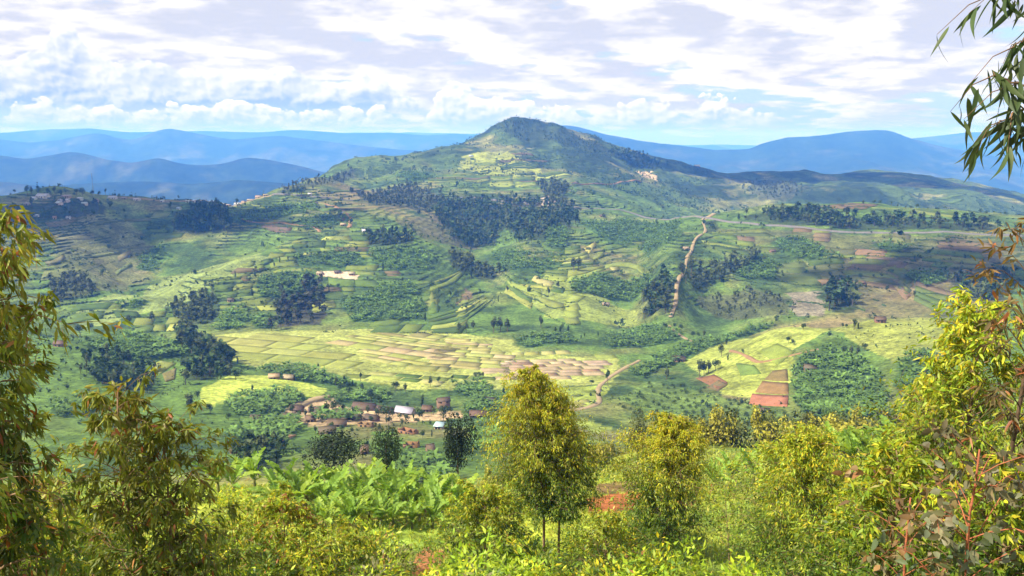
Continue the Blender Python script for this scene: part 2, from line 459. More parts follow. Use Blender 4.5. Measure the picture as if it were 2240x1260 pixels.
# relief: gullies and bumps on the hills, nearly none on the flat valley floor
floorness = np.clip(1 - np.abs(GZ + 139.5) / 6, 0, 1) * ((GY > 380) & (GY < 700))
hill = np.clip((GY - 420) / 500, 0, 1) * (1 - floorness)
GZ += hill * (6.5 * ridged(GX, GY * 0.75, 190, 4, 1) + 2.6 * fbm(GX, GY, 60, 3, 0.5, 2)) * np.clip(GY / 1100, 0.35, 1.6)
GZ += np.clip((GY - 1100) / 500, 0, 1) * 18.0 * ridged(GX * 1.0, GY * 0.5, 210, 6, 5) * np.clip((2400 - GY) / 600, 0.3, 1)
midn = np.clip((GY - 20) / 60, 0, 1) * np.clip((430 - GY) / 150, 0, 1)
GZ += midn * (1.3 * fbm(GX, GY, 45, 4, 0.5, 3))
GZ += np.clip((GY - 4) / 10, 0, 1) * np.clip((120 - GY) / 60, 0, 1) * 0.35 * fbm(GX, GY, 7, 4, 0.55, 4)
# terrace steps on the cultivated slopes
terr = np.clip((GY - 560) / 60, 0, 1) * np.clip((1900 - GY) / 300, 0, 1) * (1 - floorness) * np.clip(0.4 + 1.8 * fbm(GX, GY, 110, 3, 0.5, 8), 0, 1)
stp = 2.6
GZb = GZ.copy()
zz = GZ / stp + 1.1 * fbm(GX, GY, 55, 3, 0.55, 9)
fr = zz - np.floor(zz)
GZ += terr * stp * 0.6 * ((np.clip((fr - 0.62) / 0.38, 0, 1)) - fr)
def hz(x, y):
    """ground height"""
    x, y = np.asarray(x, float), np.asarray(y, float)
    ui = np.interp(x / y, UC, np.arange(len(UC))); vi = np.interp(y, YR, np.arange(len(YR)))
    a = np.minimum(ui.astype(int), len(UC) - 2); b = np.minimum(vi.astype(int), len(YR) - 2)
    f, g = ui - a, vi - b
    return (GZ[a, b] * (1 - f) + GZ[a + 1, b] * f) * (1 - g) + (GZ[a, b + 1] * (1 - f) + GZ[a + 1, b + 1] * f) * g
GT = GZ / GY
def at(px, py, y0=20.0, y1=3200.0):
    """point of the ground seen through a pixel of the photograph, looking from y0 outwards"""
    u, t = ucol(px, py), traw(px, py)
    ui = np.interp(u, UC, np.arange(len(UC))); a = min(int(ui), len(UC) - 2); f = ui - a
    colT = GT[a] * (1 - f) + GT[a + 1] * f
    ok = np.nonzero((colT >= t) & (YR >= y0))[0]
    if len(ok) == 0 or YR[ok[0]] > y1:
        sel = (YR >= y0) & (YR <= y1)
        y = YR[sel][np.argmax(colT[sel])]
    else:
        i = ok[0]
        if i > 0 and YR[i - 1] >= y0:
            g = (t - colT[i - 1]) / (colT[i] - colT[i - 1] + 1e-12); y = YR[i - 1] + g * (YR[i] - YR[i - 1])
        else: y = YR[i]
    x = u * y
    return Vector((x, y, float(hz(x, y))))
def pix(x, y, z):
    """pixel of the photograph in which a point appears (used to choose the largest pieces)"""
    dep = y * math.cos(PITCH) - z * math.sin(PITCH)
    upv = y * math.sin(PITCH) + z * math.cos(PITCH)
    return 1120 + F * x / dep, 630 - F * upv / dep
def wpoly(pts, y0=20.0, y1=3200.0): return [tuple(at(px, py, y0, y1)) for px, py in pts]

# the paddy basin is dead flat: level it
FLOOR_PX = [(430, 742), (560, 726), (800, 719), (1010, 727), (1125, 744), (1145, 775), (1345, 780), (1370, 805), (1340, 838), (1200, 850), (1000, 850), (880, 856), (690, 810), (560, 808), (465, 780)]
fp_ = np.array(wpoly(FLOOR_PX, 236.0))
fm_ = inpoly(GX, GY, fp_).astype(float)
ins_ = fm_ > 0
Ap = np.stack([GX[ins_], GY[ins_], np.ones(ins_.sum())], 1)
pc_ = np.linalg.lstsq(Ap, GZ[ins_], rcond=None)[0]
for _ in range(6):
    for ax in (0, 1): fm_ = (np.roll(fm_, 2, ax) + np.roll(fm_, -2, ax) + fm_) / 3
GZ = GZ * (1 - fm_) + (pc_[0] * GX + pc_[1] * GY + pc_[2]) * fm_
GT = GZ / GY
# ------------------------------------------------------------------ land cover (outlines as seen, laid on the ground)
MID = 236.0
FOREST = {  # name -> (outline, tree height, spacing, colour)
 'f1': ([(382, 462), (440, 455), (495, 460), (500, 480), (490, 505), (430, 512), (378, 500)], 13, 5.5, 'dark'),
 'f2': ([(20, 450), (110, 444), (235, 450), (228, 470), (150, 482), (20, 492)], 10, 7, 'dark'),
 'f3': ([(950, 452), (1010, 440), (1105, 446), (1100, 500), (1075, 535), (1020, 540), (960, 495)], 13, 6, 'dark'),
 'f4': ([(1108, 446), (1180, 450), (1250, 462), (1255, 505), (1215, 492), (1190, 520), (1150, 528), (1100, 495)], 13, 6, 'dark'),
 'f5': ([(780, 425), (880, 402), (955, 420), (990, 440), (920, 462), (830, 452)], 9, 8, 'scrub'),
 'f6': ([(1620, 472), (1700, 470), (1780, 462), (1850, 478), (1960, 484), (2080, 490), (2180, 494), (2180, 506), (2000, 503), (1850, 500), (1720, 492), (1630, 482)], 13, 5.5, 'dark'),
 'f7': ([(1505, 600), (1560, 580), (1650, 560), (1655, 580), (1580, 606), (1530, 630), (1505, 640)], 12, 6, 'olive'),
 'f7b': ([(1412, 640), (1440, 610), (1470, 620), (1470, 660), (1455, 690), (1405, 700)], 13, 5.5, 'dark'),
 'f8': ([(606, 660), (640, 640), (692, 612), (706, 650), (702, 705), (640, 716), (606, 714)], 12, 5.0, 'plum'),
 'f9': ([(382, 672), (420, 652), (465, 640), (480, 668), (470, 704), (385, 708)], 10, 5.0, 'olive'),
 'f10': ([(195, 790), (260, 785), (330, 810), (345, 840), (330, 862), (235, 850), (195, 830)], 9, 4.0, 'dark'),
 'f10b': ([(385, 735), (415, 725), (440, 755), (505, 790), (508, 818), (430, 832), (395, 830), (430, 795)], 11, 4.5, 'dark'),
 'f12': ([(800, 515), (850, 508), (900, 522), (905, 535), (850, 540), (800, 537)], 10, 5, 'dark'),
 'f13': ([(1805, 640), (1840, 628), (1870, 645), (1872, 684), (1815, 686)], 13, 5, 'dark'),
 'f14': ([(1540, 484), (1575, 480), (1572, 500), (1548, 512)], 9, 5, 'dark'),
 'f15': ([(1330, 338), (1365, 330), (1420, 345), (1445, 362), (1440, 376), (1385, 365)], 12, 9, 'dark'),
 'f16': ([(1540, 640), (1640, 632), (1725, 650), (1745, 692), (1650, 698), (1560, 690), (1525, 665)], 5, 6, 'scrub'),
 'f17': ([(985, 565), (1010, 562), (1050, 578), (1090, 598), (1085, 612), (1030, 600), (990, 588)], 12, 6, 'olive'),
 'f18': ([(2080, 615), (2160, 600), (2210, 600), (2210, 655), (2120, 662)], 10, 6, 'dark'),
 'f19': ([(110, 612), (180, 605), (212, 628), (200, 650), (120, 660)], 9, 6, 'scrub'),
 'f20': ([(1180, 405), (1225, 402), (1250, 425), (1245, 448), (1200, 446)], 13, 7, 'olive'),
 'f21': ([(610, 418), (700, 392), (760, 366), (780, 372), (720, 405), (640, 424)], 9, 9, 'scrub'),
 'f22': ([(520, 1000), (560, 975), (620, 985), (625, 1030), (540, 1035)], 7, 3.2, 'dark'),
 'f23': ([(1085, 282), (1140, 266), (1240, 288), (1330, 325), (1320, 340), (1200, 312), (1110, 300)], 8, 9, 'dark'),
 'f24': ([(1640, 395), (1720, 395), (1760, 420), (1700, 440), (1640, 430)], 8, 12, 'scrub'),
}
GROVE = {
 'b1': [(562, 612), (620, 600), (690, 592), (690, 625), (640, 648), (560, 655)],
 'b2': [(752, 655), (840, 642), (925, 660), (922, 700), (850, 704), (760, 706)],
 'b3': [(820, 625), (900, 616), (922, 640), (900, 655), (830, 655)],
 'b4': [(482, 690), (535, 668), (540, 700), (515, 722), (465, 722)],
 'b5': [(548, 690), (600, 690), (596, 718), (548, 720)],
 'b6': [(640, 560), (740, 552), (790, 560), (800, 582), (740, 588), (650, 580)],
 'b7': [(805, 552), (900, 542), (950, 565), (940, 600), (860, 592), (815, 575)],
 'b8': [(1240, 622), (1330, 600), (1420, 598), (1425, 618), (1390, 655), (1335, 655), (1260, 640)],
 'b9': [(1270, 488), (1380, 478), (1490, 482), (1480, 500), (1390, 530), (1370, 545), (1300, 510)],
 'b10': [(1605, 605), (1640, 572), (1695, 570), (1705, 590), (1690, 612), (1630, 612)],
 'b11': [(1690, 520), (1760, 522), (1835, 560), (1840, 568), (1760, 572), (1700, 545)],
 'b12': [(1395, 545), (1440, 515), (1500, 508), (1475, 535), (1420, 552)],
 'b13': [(1738, 790), (1800, 756), (1850, 775), (1905, 800), (1945, 870), (1935, 905), (1860, 925), (1745, 905)],
 'b14': [(1955, 800), (2010, 768), (2060, 780), (2070, 840), (1965, 855)],
 'b15': [(1375, 812), (1440, 776), (1520, 748), (1640, 715), (1700, 706), (1640, 732), (1530, 768), (1450, 805), (1395, 832)],
 'b16': [(1312, 738), (1400, 715), (1480, 728), (1478, 748), (1400, 760), (1325, 762)],
 'b17': [(492, 880), (560, 858), (662, 860), (655, 885), (630, 905), (500, 912)],
 'b18': [(490, 945), (560, 925), (655, 917), (662, 940), (600, 968), (500, 972)],
 'b19': [(1010, 885), (1060, 866), (1118, 870), (1120, 898), (1020, 906)],
 'b20': [(1028, 935), (1110, 928), (1112, 985), (1050, 992), (1030, 965)],
 'b21': [(700, 868), (790, 850), (850, 862), (850, 882), (760, 880), (700, 882)],
 'b22': [(990, 842), (1040, 832), (1080, 845), (1075, 868), (1000, 868)],
 'b23': [(165, 748), (260, 735), (380, 748), (420, 780), (330, 790), (230, 782)],
 'b24': [(110, 885), (190, 875), (215, 905), (130, 915)],
 'b25': [(655, 478), (735, 462), (742, 492), (668, 505)],
 'b26': [(500, 470), (600, 452), (690, 446), (690, 462), (600, 482), (520, 490)],
 'b27': [(1192, 500), (1225, 490), (1245, 520), (1230, 545), (1198, 540)],
 'b28': [(575, 812), (640, 800), (720, 822), (790, 846), (700, 842), (600, 826)],
 'b29': [(1990, 596), (2060, 596), (2080, 612), (2030, 628), (1990, 615)],
 'b30': [(1075, 548), (1150, 545), (1175, 575), (1140, 595), (1085, 590)],
 'b31': [(1125, 742), (1190, 728), (1255, 730), (1262, 752), (1140, 762)],
 'b32': [(690, 908), (780, 905), (785, 922), (700, 926)],
 'b33': [(860, 385), (930, 375), (960, 390), (900, 398)],
 'b34': [(300, 560), (350, 535), (372, 560), (340, 600), (305, 590)],
 'b35': [(250, 672), (300, 655), (330, 660), (300, 678)],
 'b36': [(1140, 588), (1210, 560), (1250, 570), (1190, 600)],
 'b37': [(1900, 535), (1960, 525), (2000, 540), (1930, 555)],
 'b38': [(820, 955), (900, 1000), (985, 1010), (980, 1050), (900, 1060), (830, 1020)],
 'b39': [(1230, 960), (1310, 985), (1300, 1010), (1240, 1005)],
}
BARE = {  # bare or sandy ground, colour
 'yard': ([(618, 892), (690, 872), (720, 868), (740, 884), (860, 905), (1000, 900), (1010, 915), (880, 925), (700, 935), (630, 915)], (0.42, 0.30, 0.17)),
 'quarry': ([(688, 592), (740, 592), (782, 596), (780, 612), (735, 612), (690, 604)], (0.55, 0.42, 0.29)),
 'scar1': ([(1185, 428), (1215, 430), (1212, 452), (1175, 452)], (0.30, 0.25, 0.18)),
 'scar2': ([(1395, 372), (1425, 376), (1440, 392), (1405, 388)], (0.45, 0.33, 0.2)),
 'soil1': ([(1000, 640), (1020, 630), (1030, 660), (1010, 670)], (0.16, 0.12, 0.07)),
 'grey': ([(1720, 640), (1800, 640), (1800, 690), (1745, 692)], (0.17, 0.15, 0.11)),
 'redfg': ([(1280, 1092), (1340, 1080), (1420, 1076), (1530, 1098), (1480, 1122), (1290, 1126)], (0.33, 0.105, 0.035)),
 'redfg2': ([(905, 1215), (935, 1192), (975, 1205), (960, 1262), (900, 1262)], (0.36, 0.15, 0.06)),
 'redfg3': ([(600, 1095), (668, 1105), (668, 1135), (620, 1125)], (0.32, 0.11, 0.045)),
 'field1': ([(1300, 1062), (1400, 1050), (1400, 1075), (1310, 1082)], (0.20, 0.13, 0.05)),
}
def Y0(n): return 30.0 if n in ('redfg', 'redfg2', 'redfg3', 'field1') else (100.0 if n in ('b38', 'b39', 'f22') else MID)
FW = {n: wpoly(v[0], Y0(n)) for n, v in FOREST.items()}
GW = {n: wpoly(v, Y0(n)) for n, v in GROVE.items()}
BW = {n: wpoly(v[0], Y0(n)) for n, v in BARE.items()}

# ground colours
def mixc(a, b, f): return a * (1 - f[..., None]) + np.asarray(b) * f[..., None]
C = np.empty(GX.shape + (3,)); C[:] = (0.088, 0.150, 0.028)
p1, p2, p3 = fbm(GX, GY, 90, 4, 0.5, 21), fbm(GX, GY, 35, 4, 0.55, 22), fbm(GX, GY, 220, 3, 0.5, 23)
C = mixc(C, (0.14, 0.17, 0.042), np.clip(p1 * 2.2, 0, 1))
C = mixc(C, (0.042, 0.075, 0.022), np.clip(-p2 * 2.2, 0, 1))
C = mixc(C, (0.19, 0.14, 0.07), np.clip(p3 * 2.0 + p2 - 0.35, 0, 1) * 0.8)
# vegetated terrace banks
C = mixc(C, (0.040, 0.065, 0.024), np.clip((fr - 0.66) / 0.12, 0, 1) * np.clip(terr * 1.6, 0, 1) * 0.85)
# mountain and far ridge: grass and scrub
far = np.clip((GY - 1400) / 250, 0, 1)
s1 = fbm(GX, GY * 0.7, 110, 5, 0.6, 31)
mt = mixc(np.broadcast_to(np.array((0.064, 0.100, 0.028)), C.shape).copy(), (0.024, 0.040, 0.017), np.clip(s1 * 3.2 + 0.45, 0, 1))
mt = mixc(mt, (0.17, 0.17, 0.06), np.clip(fbm(GX, GY, 80, 4, 0.5, 33) * 3 - 0.6, 0, 1))
C = C * (1 - far[..., None]) + mt * far[..., None]
def paint(poly, colr, amt=1.0, feather=0.0):
    xs = [p[0] for p in poly]; ys = [p[1] for p in poly]
    sel = (GX > min(xs)) & (GX < max(xs)) & (GY > min(ys)) & (GY < max(ys))
    i = np.nonzero(sel)
    if not len(i[0]): return
    wob = 0.01 * np.mean(ys)
    ins = inpoly(GX[i] + wob * fbm(GX[i], GY[i], 18, 2, 0.5, 41), GY[i] + wob * fbm(GX[i], GY[i], 18, 2, 0.5, 42), poly)
    j = (i[0][ins], i[1][ins])
    C[j] = C[j] * (1 - amt) + np.asarray(colr) * amt
# flat valley floor and meadows
paint(wpoly([(440, 738), (560, 726), (800, 720), (1010, 728), (1120, 745), (1140, 775), (1340, 780), (1365, 805), (1335, 835), (1200, 850), (1000, 850), (880, 855), (690, 808), (560, 806), (470, 778)], MID), (0.27, 0.30, 0.075), 0.9)
paint(wpoly([(436, 850), (500, 822), (590, 822), (720, 850), (690, 872), (560, 858), (450, 890)], MID), (0.30, 0.36, 0.06), 0.95)
paint(wpoly([(1180, 850), (1340, 840), (1310, 880), (1240, 905), (1350, 940), (1250, 960), (1130, 900)], MID), (0.22, 0.27, 0.05), 0.9)
paint(wpoly([(1130, 640), (1240, 600), (1310, 640), (1390, 680), (1400, 710), (1200, 700)], MID), (0.20, 0.24, 0.055), 0.8)
paint(wpoly([(150, 700), (350, 610), (560, 555), (600, 570), (400, 660), (180, 720)], MID), (0.19, 0.24, 0.07), 0.8)
paint(wpoly([(1500, 790), (1600, 745), (1760, 712), (1820, 720), (1740, 770), (1700, 880), (1580, 860), (1540, 820)], MID), (0.27, 0.31, 0.06), 0.85)
paint(wpoly([(1800, 720), (1900, 700), (2040, 692), (2080, 740), (2030, 800), (1960, 780), (1880, 755)], MID), (0.22, 0.24, 0.05), 0.8)
paint(wpoly([(1350, 870), (1420, 835), (1560, 860), (1700, 890), (1720, 935), (1580, 950), (1440, 930)], MID), (0.10, 0.155, 0.035), 0.85)
paint(wpoly([(1560, 500), (1850, 515), (2200, 530), (2200, 560), (1800, 545), (1600, 520)], MID), (0.10, 0.10, 0.045), 0.6)
paint(wpoly([(1850, 560), (2200, 560), (2200, 690), (1900, 690), (1840, 620)], MID), (0.12, 0.10, 0.05), 0.55)
paint(wpoly([(1010, 345), (1100, 330), (1180, 370), (1190, 395), (1080, 390), (1000, 370)], MID), (0.26, 0.29, 0.06), 0.85)
paint(wpoly([(130, 480), (300, 480), (330, 560), (300, 620), (200, 640), (110, 600)], MID), (0.14, 0.14, 0.065), 0.6)
paint(wpoly([(860, 480), (980, 470), (1060, 545), (1000, 540), (920, 520)], MID), (0.10, 0.085, 0.05), 0.6)
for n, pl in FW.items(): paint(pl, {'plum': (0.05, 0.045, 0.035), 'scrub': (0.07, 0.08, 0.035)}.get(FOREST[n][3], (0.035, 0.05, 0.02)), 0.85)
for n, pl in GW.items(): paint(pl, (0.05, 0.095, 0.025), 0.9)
for n, pl in BW.items(): paint(pl, BARE[n][1], 0.92)
# near slope: yellow-green grass
nearm = np.clip((230 - GY) / 60, 0, 1) * np.clip(0.75 + 0.7 * fbm(GX, GY, 14, 4, 0.55, 51), 0, 1)
keep = np.zeros(GX.shape, bool)
for n in ('redfg', 'redfg2', 'redfg3', 'field1'): keep |= inpoly(GX, GY, BW[n])
nearm[keep] = 0
gcol = mixc(np.broadcast_to(np.array((0.31, 0.35, 0.036)), C.shape).copy(), (0.16, 0.24, 0.034), np.clip(fbm(GX, GY, 9, 4, 0.55, 52) * 2 + 0.2, 0, 1))
C = C * (1 - nearm[..., None]) + gcol * nearm[..., None]

nu, nv = GX.shape
idx = np.arange(nu * nv).reshape(nu, nv)
quads = np.stack([idx[:-1, :-1], idx[1:, :-1], idx[1:, 1:], idx[:-1, 1:]], -1).reshape(-1, 4)
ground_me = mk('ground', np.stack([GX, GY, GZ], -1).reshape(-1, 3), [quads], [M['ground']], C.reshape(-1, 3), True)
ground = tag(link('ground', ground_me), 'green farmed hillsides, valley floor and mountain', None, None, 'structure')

# ------------------------------------------------------------------ far ranges and the lowland beneath them
def hill_range(name, label, dist, crest, base, width, seed, colr=(0.022, 0.036, 0.024), rough=1.0):
    pxs = np.array([c[0] for c in crest], float); pys = np.array([c[1] for c in crest], float)
    n = int((pxs[-1] - pxs[0]) / 7) + 1
    px = np.linspace(pxs[0], pxs[-1], n)
    # smooth interpolation of the crest line
    py = np.interp(px, pxs, pys)
    kx = np.hanning(9); kx /= kx.sum()
    py = np.convolve(np.pad(py, 4, 'edge'), kx, 'valid')
    uu = np.array([ucol(a, b) for a, b in zip(px, py)])
    ys = dist * (1 + 0.05 * fbm(px, px * 0, 300, 2, 0.5, seed))
    zc = np.array([traw(a, b) for a, b in zip(px, py)]) * ys + dist * 0.0007 * rough * fbm(px, px * 0 + seed, 40, 4, 0.6, seed)
    ts = np.concatenate([np.linspace(-1, 0, 40), np.linspace(0, 1, 8)[1:]])
    yy = ys[:, None] + ts[None] * width
    xx = uu[:, None] * yy
    fall = np.abs(ts) ** 0.85
    spur = ridged(xx, yy * 0.55, width * 0.55, 5, seed) * 0.5 + 0.5 * ridged(xx * 0.8, yy * 0.4, width * 0.22, 3, seed + 3)
    h = (zc - base)[:, None]
    z = base + h * (1 - fall[None]) + h * 0.36 * (spur - 0.38) * np.sin(np.clip(np.abs(ts), 0, 1)[None] * np.pi) ** 0.8
    fade = np.minimum(np.clip((px - px[0]) / 160, 0, 1), np.clip((px[-1] - px) / 160, 0, 1))
    fade = fade * fade * (3 - 2 * fade)
    z = base - 20 + (z - base + 20) * (0.05 + 0.95 * fade[:, None])
    i = np.arange(xx.size).reshape(xx.shape)
    q = np.stack([i[:-1, :-1], i[1:, :-1], i[1:, 1:], i[:-1, 1:]], -1).reshape(-1, 4)
    c = mixc(np.broadcast_to(np.array(colr), xx.shape + (3,)).copy(), (0.065, 0.075, 0.045), np.clip(fbm(xx, yy, width * 0.13, 5, 0.62, seed + 7) * 3.2 - 0.1, 0, 1))
    o = link(name, mk(name, np.stack([xx, yy, z], -1).reshape(-1, 3), [q], [M['far']], c.reshape(-1, 3), True))
    return tag(o, label, None, None, 'structure')
LOW = -640.0
hill_range('hills', 'nearest dark blue range of rounded hills beyond the ridge village', 4700,
           [(-420, 330), (-250, 322), (-100, 330), (0, 340), (60, 348), (110, 340), (155, 331), (190, 337), (230, 349), (290, 357), (320, 350), (348, 344), (385, 356), (440, 362), (490, 358), (540, 344), (575, 347), (610, 354), (660, 364), (720, 380), (800, 398), (900, 420), (1020, 450)], LOW, 2200, 3)
hill_range('hills', 'low hazy foothills showing just above the saddle of the ridge village', 3500,
           [(-420, 395), (-100, 392), (20, 398), (90, 408), (180, 402), (300, 396), (420, 402), (520, 394), (620, 400), (700, 412), (820, 430)], LOW, 1300, 33)
hill_range('hills', 'middle blue range with a pointed summit beyond the ridge village', 8600,
           [(-420, 318), (-200, 300), (0, 304), (60, 313), (130, 306), (190, 293), (218, 290), (260, 303), (292, 308), (330, 291), (368, 279), (400, 286), (450, 296), (510, 306), (560, 301), (612, 296), (680, 305), (760, 315), (850, 325), (920, 331), (1000, 338), (1120, 352), (1300, 372)], LOW, 3300, 6)
hill_range('hills', 'pale blue range along the horizon left of the mountain', 12000,
           [(-420, 296), (-150, 288), (0, 291), (100, 283), (200, 281), (280, 290), (350, 288), (450, 287), (560, 290), (640, 284), (700, 287), (760, 292), (850, 290), (930, 296), (1000, 292), (1080, 300), (1300, 315)], LOW, 5000, 11)
hill_range('hills', 'faintest range on the horizon', 16800,
           [(-500, 292), (0, 291), (250, 289), (560, 291), (900, 290), (1200, 296), (1500, 318), (1560, 316), (1700, 320), (2100, 300), (2400, 294), (2760, 292)], LOW, 5000, 15)
hill_range('hills', 'blue wooded range rising behind the shoulder of the mountain', 7000,
           [(1000, 330), (1120, 300), (1200, 276), (1235, 273), (1290, 283), (1330, 295), (1400, 308), (1440, 312), (1500, 320), (1570, 328), (1640, 326), (1662, 315), (1720, 300), (1780, 298), (1820, 292), (1880, 285), (1922, 283), (1952, 286), (1990, 302), (2060, 320), (2200, 345), (2400, 372), (2700, 400)], LOW + 150, 3200, 19, rough=1.6)
hill_range('hills', 'paler blue range behind the right end of the wooded range', 10500,
           [(1700, 335), (1900, 312), (2000, 302), (2060, 296), (2120, 289), (2190, 290), (2240, 296), (2330, 300), (2450, 292), (2700, 300)], LOW + 100, 3600, 23)
hill_range('hills', 'two small pale humps far off between the cloud and the wooded range', 14500,
           [(1380, 338), (1450, 326), (1480, 322), (1505, 314), (1530, 321), (1556, 316), (1590, 324), (1660, 330), (1750, 338)], LOW + 150, 3000, 29)
n = 60
gx, gy = np.meshgrid(np.linspace(-23500, 23500, n), np.linspace(-2500, 23000, n), indexing='ij')
i = np.arange(n * n).reshape(n, n)
q = np.stack([i[:-1, :-1], i[1:, :-1], i[1:, 1:], i[:-1, 1:]], -1).reshape(-1, 4)
gz = LOW + 25 * fbm(gx, gy, 4000, 4, 0.5, 61)
tag(link('terrain', mk('terrain', np.stack([gx, gy, gz], -1).reshape(-1, 3), [q], [M['far']], (0.07, 0.095, 0.04), True)), 'hazy lowland stretching away below the ranges', None, None, 'structure')

# ------------------------------------------------------------------ the air
hb = MB(); hb.box(-24000, 24000, -3000, 23500, -690, 195)
hm = bpy.data.materials.new('haze'); hm.use_nodes = True
hm.node_tree.nodes.clear()
pv = hm.node_tree.nodes.new('ShaderNodeVolumePrincipled')
pv.inputs['Color'].default_value = (*HAZE_COLOR, 1)
pv.inputs['Absorption Color'].default_value = (*HAZE_ABS, 1)
pv.inputs['Density'].default_value = HAZE_DENSITY
pv.inputs['Anisotropy'].default_value = HAZE_ANISO
ho = hm.node_tree.nodes.new('ShaderNodeOutputMaterial')
hm.node_tree.links.new(pv.outputs[0], ho.inputs['Volume'])
tag(link('haze', hb.mesh('haze', [hm], nocol=True)), 'blue haze filling the air over the valley', None, None, 'stuff')
# ------------------------------------------------------------------ roads and tracks
def smooth_line(P, n):
    P = np.array([tuple(p)[:2] for p in P])
    d = np.concatenate([[0], np.cumsum(np.linalg.norm(np.diff(P, axis=0), axis=1))])
    t = np.linspace(0, d[-1], n)
    Q = np.stack([np.interp(t, d, P[:, 0]), np.interp(t, d, P[:, 1])], 1)
    kx = np.hanning(max(5, n // 12 * 2 + 1)); kx /= kx.sum(); h = len(kx) // 2
    for _ in range(2):
        Q = np.stack([np.convolve(np.pad(Q[:, j], h, 'reflect', reflect_type='odd'), kx, 'valid') for j in (0, 1)], 1)
    return Q
def ribbon(name, label, pts, width, colr, mat, y0=MID, y1=3200, lift=0.5, edge=None):
    L = sum((at(*pts[i + 1], y0, y1) - at(*pts[i], y0, y1)).length for i in range(len(pts) - 1))
    n = max(12, int(L / 4))
    Q = smooth_line([at(px, py, y0, y1) for px, py in pts], n)
    d = np.gradient(Q, axis=0); d /= np.linalg.norm(d, axis=1, keepdims=True) + 1e-9
    nrm = np.stack([-d[:, 1], d[:, 0]], 1)
    offs = np.array([-0.56, -0.5, 0.0, 0.5, 0.56]) * width
    wv = width * (1 + 0.55 * fbm(Q[:, 0], Q[:, 1], 12, 3, 0.6, 71)) if mat != 'asphalt' else np.full(n, width)
    X = Q[:, None] + nrm[:, None] * (offs[None, :, None] * (wv / width)[:, None, None])
    Z = hz(X[..., 0], X[..., 1])
    Zc = np.max(Z, axis=1, keepdims=True) * 0.7 + Z.mean(axis=1, keepdims=True) * 0.3
    Z = Zc + lift * .6 + np.array([-2.2, 0, 0.05, 0, -2.2])[None]
    V = np.concatenate([X, Z[..., None]], -1).reshape(-1, 3)
    i = np.arange(n * 5).reshape(n, 5)
    q = np.stack([i[:-1, :-1], i[:-1, 1:], i[1:, 1:], i[1:, :-1]], -1).reshape(-1, 4)
    c = np.tile(np.array([edge or colr, colr, colr, colr, edge or colr]), (n, 1))
    return tag(link(name, mk(name, V, [q], [M['track']], c)), label, None, None, 'structure'), Q
SAND, DIRT, ASPH = (0.37, 0.285, 0.16), (0.34, 0.21, 0.11), (0.20, 0.19, 0.19)
ribbon('road', 'grey road along the left shoulder of the mountain', [(600, 425), (650, 427), (700, 432), (770, 438)], 8, ASPH, 'asphalt', 600, 1400)
ribbon('road', 'grey road cut across the mountain foot behind dark trees', [(1000, 432), (1060, 434), (1120, 440), (1180, 448)], 8, ASPH, 'asphalt', 700, 1500, 1.5)
ROAD2 = ribbon('road', 'grey tarred road running level along the wooded hillside', [(1220, 452), (1290, 458), (1400, 467), (1500, 476), (1550, 479), (1620, 487), (1700, 498), (1800, 505), (1900, 508), (2000, 509), (2100, 512), (2200, 515), (2320, 517)], 5.5, ASPH, 'asphalt', 700, 1300, 1.2)[1]
ribbon('dirt_track', 'curving ochre track through the hamlet on the left slope', [(712, 446), (745, 456), (762, 467), (771, 480), (764, 498)], 5, DIRT, '', 700, 1300)
ribbon('dirt_track', 'short ochre track dropping from the road at the pass', [(1562, 468), (1552, 474), (1536, 482)], 5, SAND, '', 700, 1200, 1.0)
ribbon('dirt_track', 'steep eroded earth track coming down the right hillside', [(1538, 486), (1546, 508), (1516, 528), (1512, 552), (1500, 572), (1497, 600), (1482, 612), (1478, 630), (1482, 660), (1466, 695)], 2.8, SAND, '', 480, 1100, 0.9)
ribbon('dirt_track', 'foot of the eroded track beside round dark trees', [(1462, 712), (1490, 735), (1514, 748)], 2.6, SAND, '', 480, 700, 0.6)
ribbon('dirt_track', 'pale track bending through the meadows below the right spur', [(1400, 788), (1365, 806), (1335, 824), (1312, 842), (1306, 862), (1316, 880), (1292, 892), (1240, 902)], 2.4, SAND, '', MID, 560, 0.35)
ribbon('dirt_track', 'thin track crossing the banana slope on the left', [(530, 479), (580, 488), (640, 491), (690, 497), (700, 508)], 4, DIRT, '', 600, 1100)
ribbon('dirt_track', 'sandy track along the saddle of the ridge village', [(255, 432), (300, 434), (340, 439), (400, 441), (470, 438), (540, 432), (600, 426)], 6, SAND, '', 600, 1300, 0.9)
ribbon('dirt_track', 'sandy lane entering the valley village', [(722, 866), (690, 874), (660, 884), (640, 896), (628, 912)], 5, SAND, '', MID, 560, 0.4)
ribbon('dirt_track', 'level track at the foot of the mountain meadow', [(1240, 404), (1290, 402), (1345, 402), (1400, 398)], 6, DIRT, '', 900, 1900, 1.0)
ribbon('dirt_track', 'narrow path across the light green field spur', [(1600, 768), (1630, 778), (1660, 796), (1720, 780), (1790, 764)], 2.2, DIRT, '', MID, 560, 0.35)
ribbon('dirt_track', 'narrow path beside the lone dark roofed hut near the village', [(590, 990), (620, 968), (640, 952)], 2.5, DIRT, '', MID, 560, 0.35)

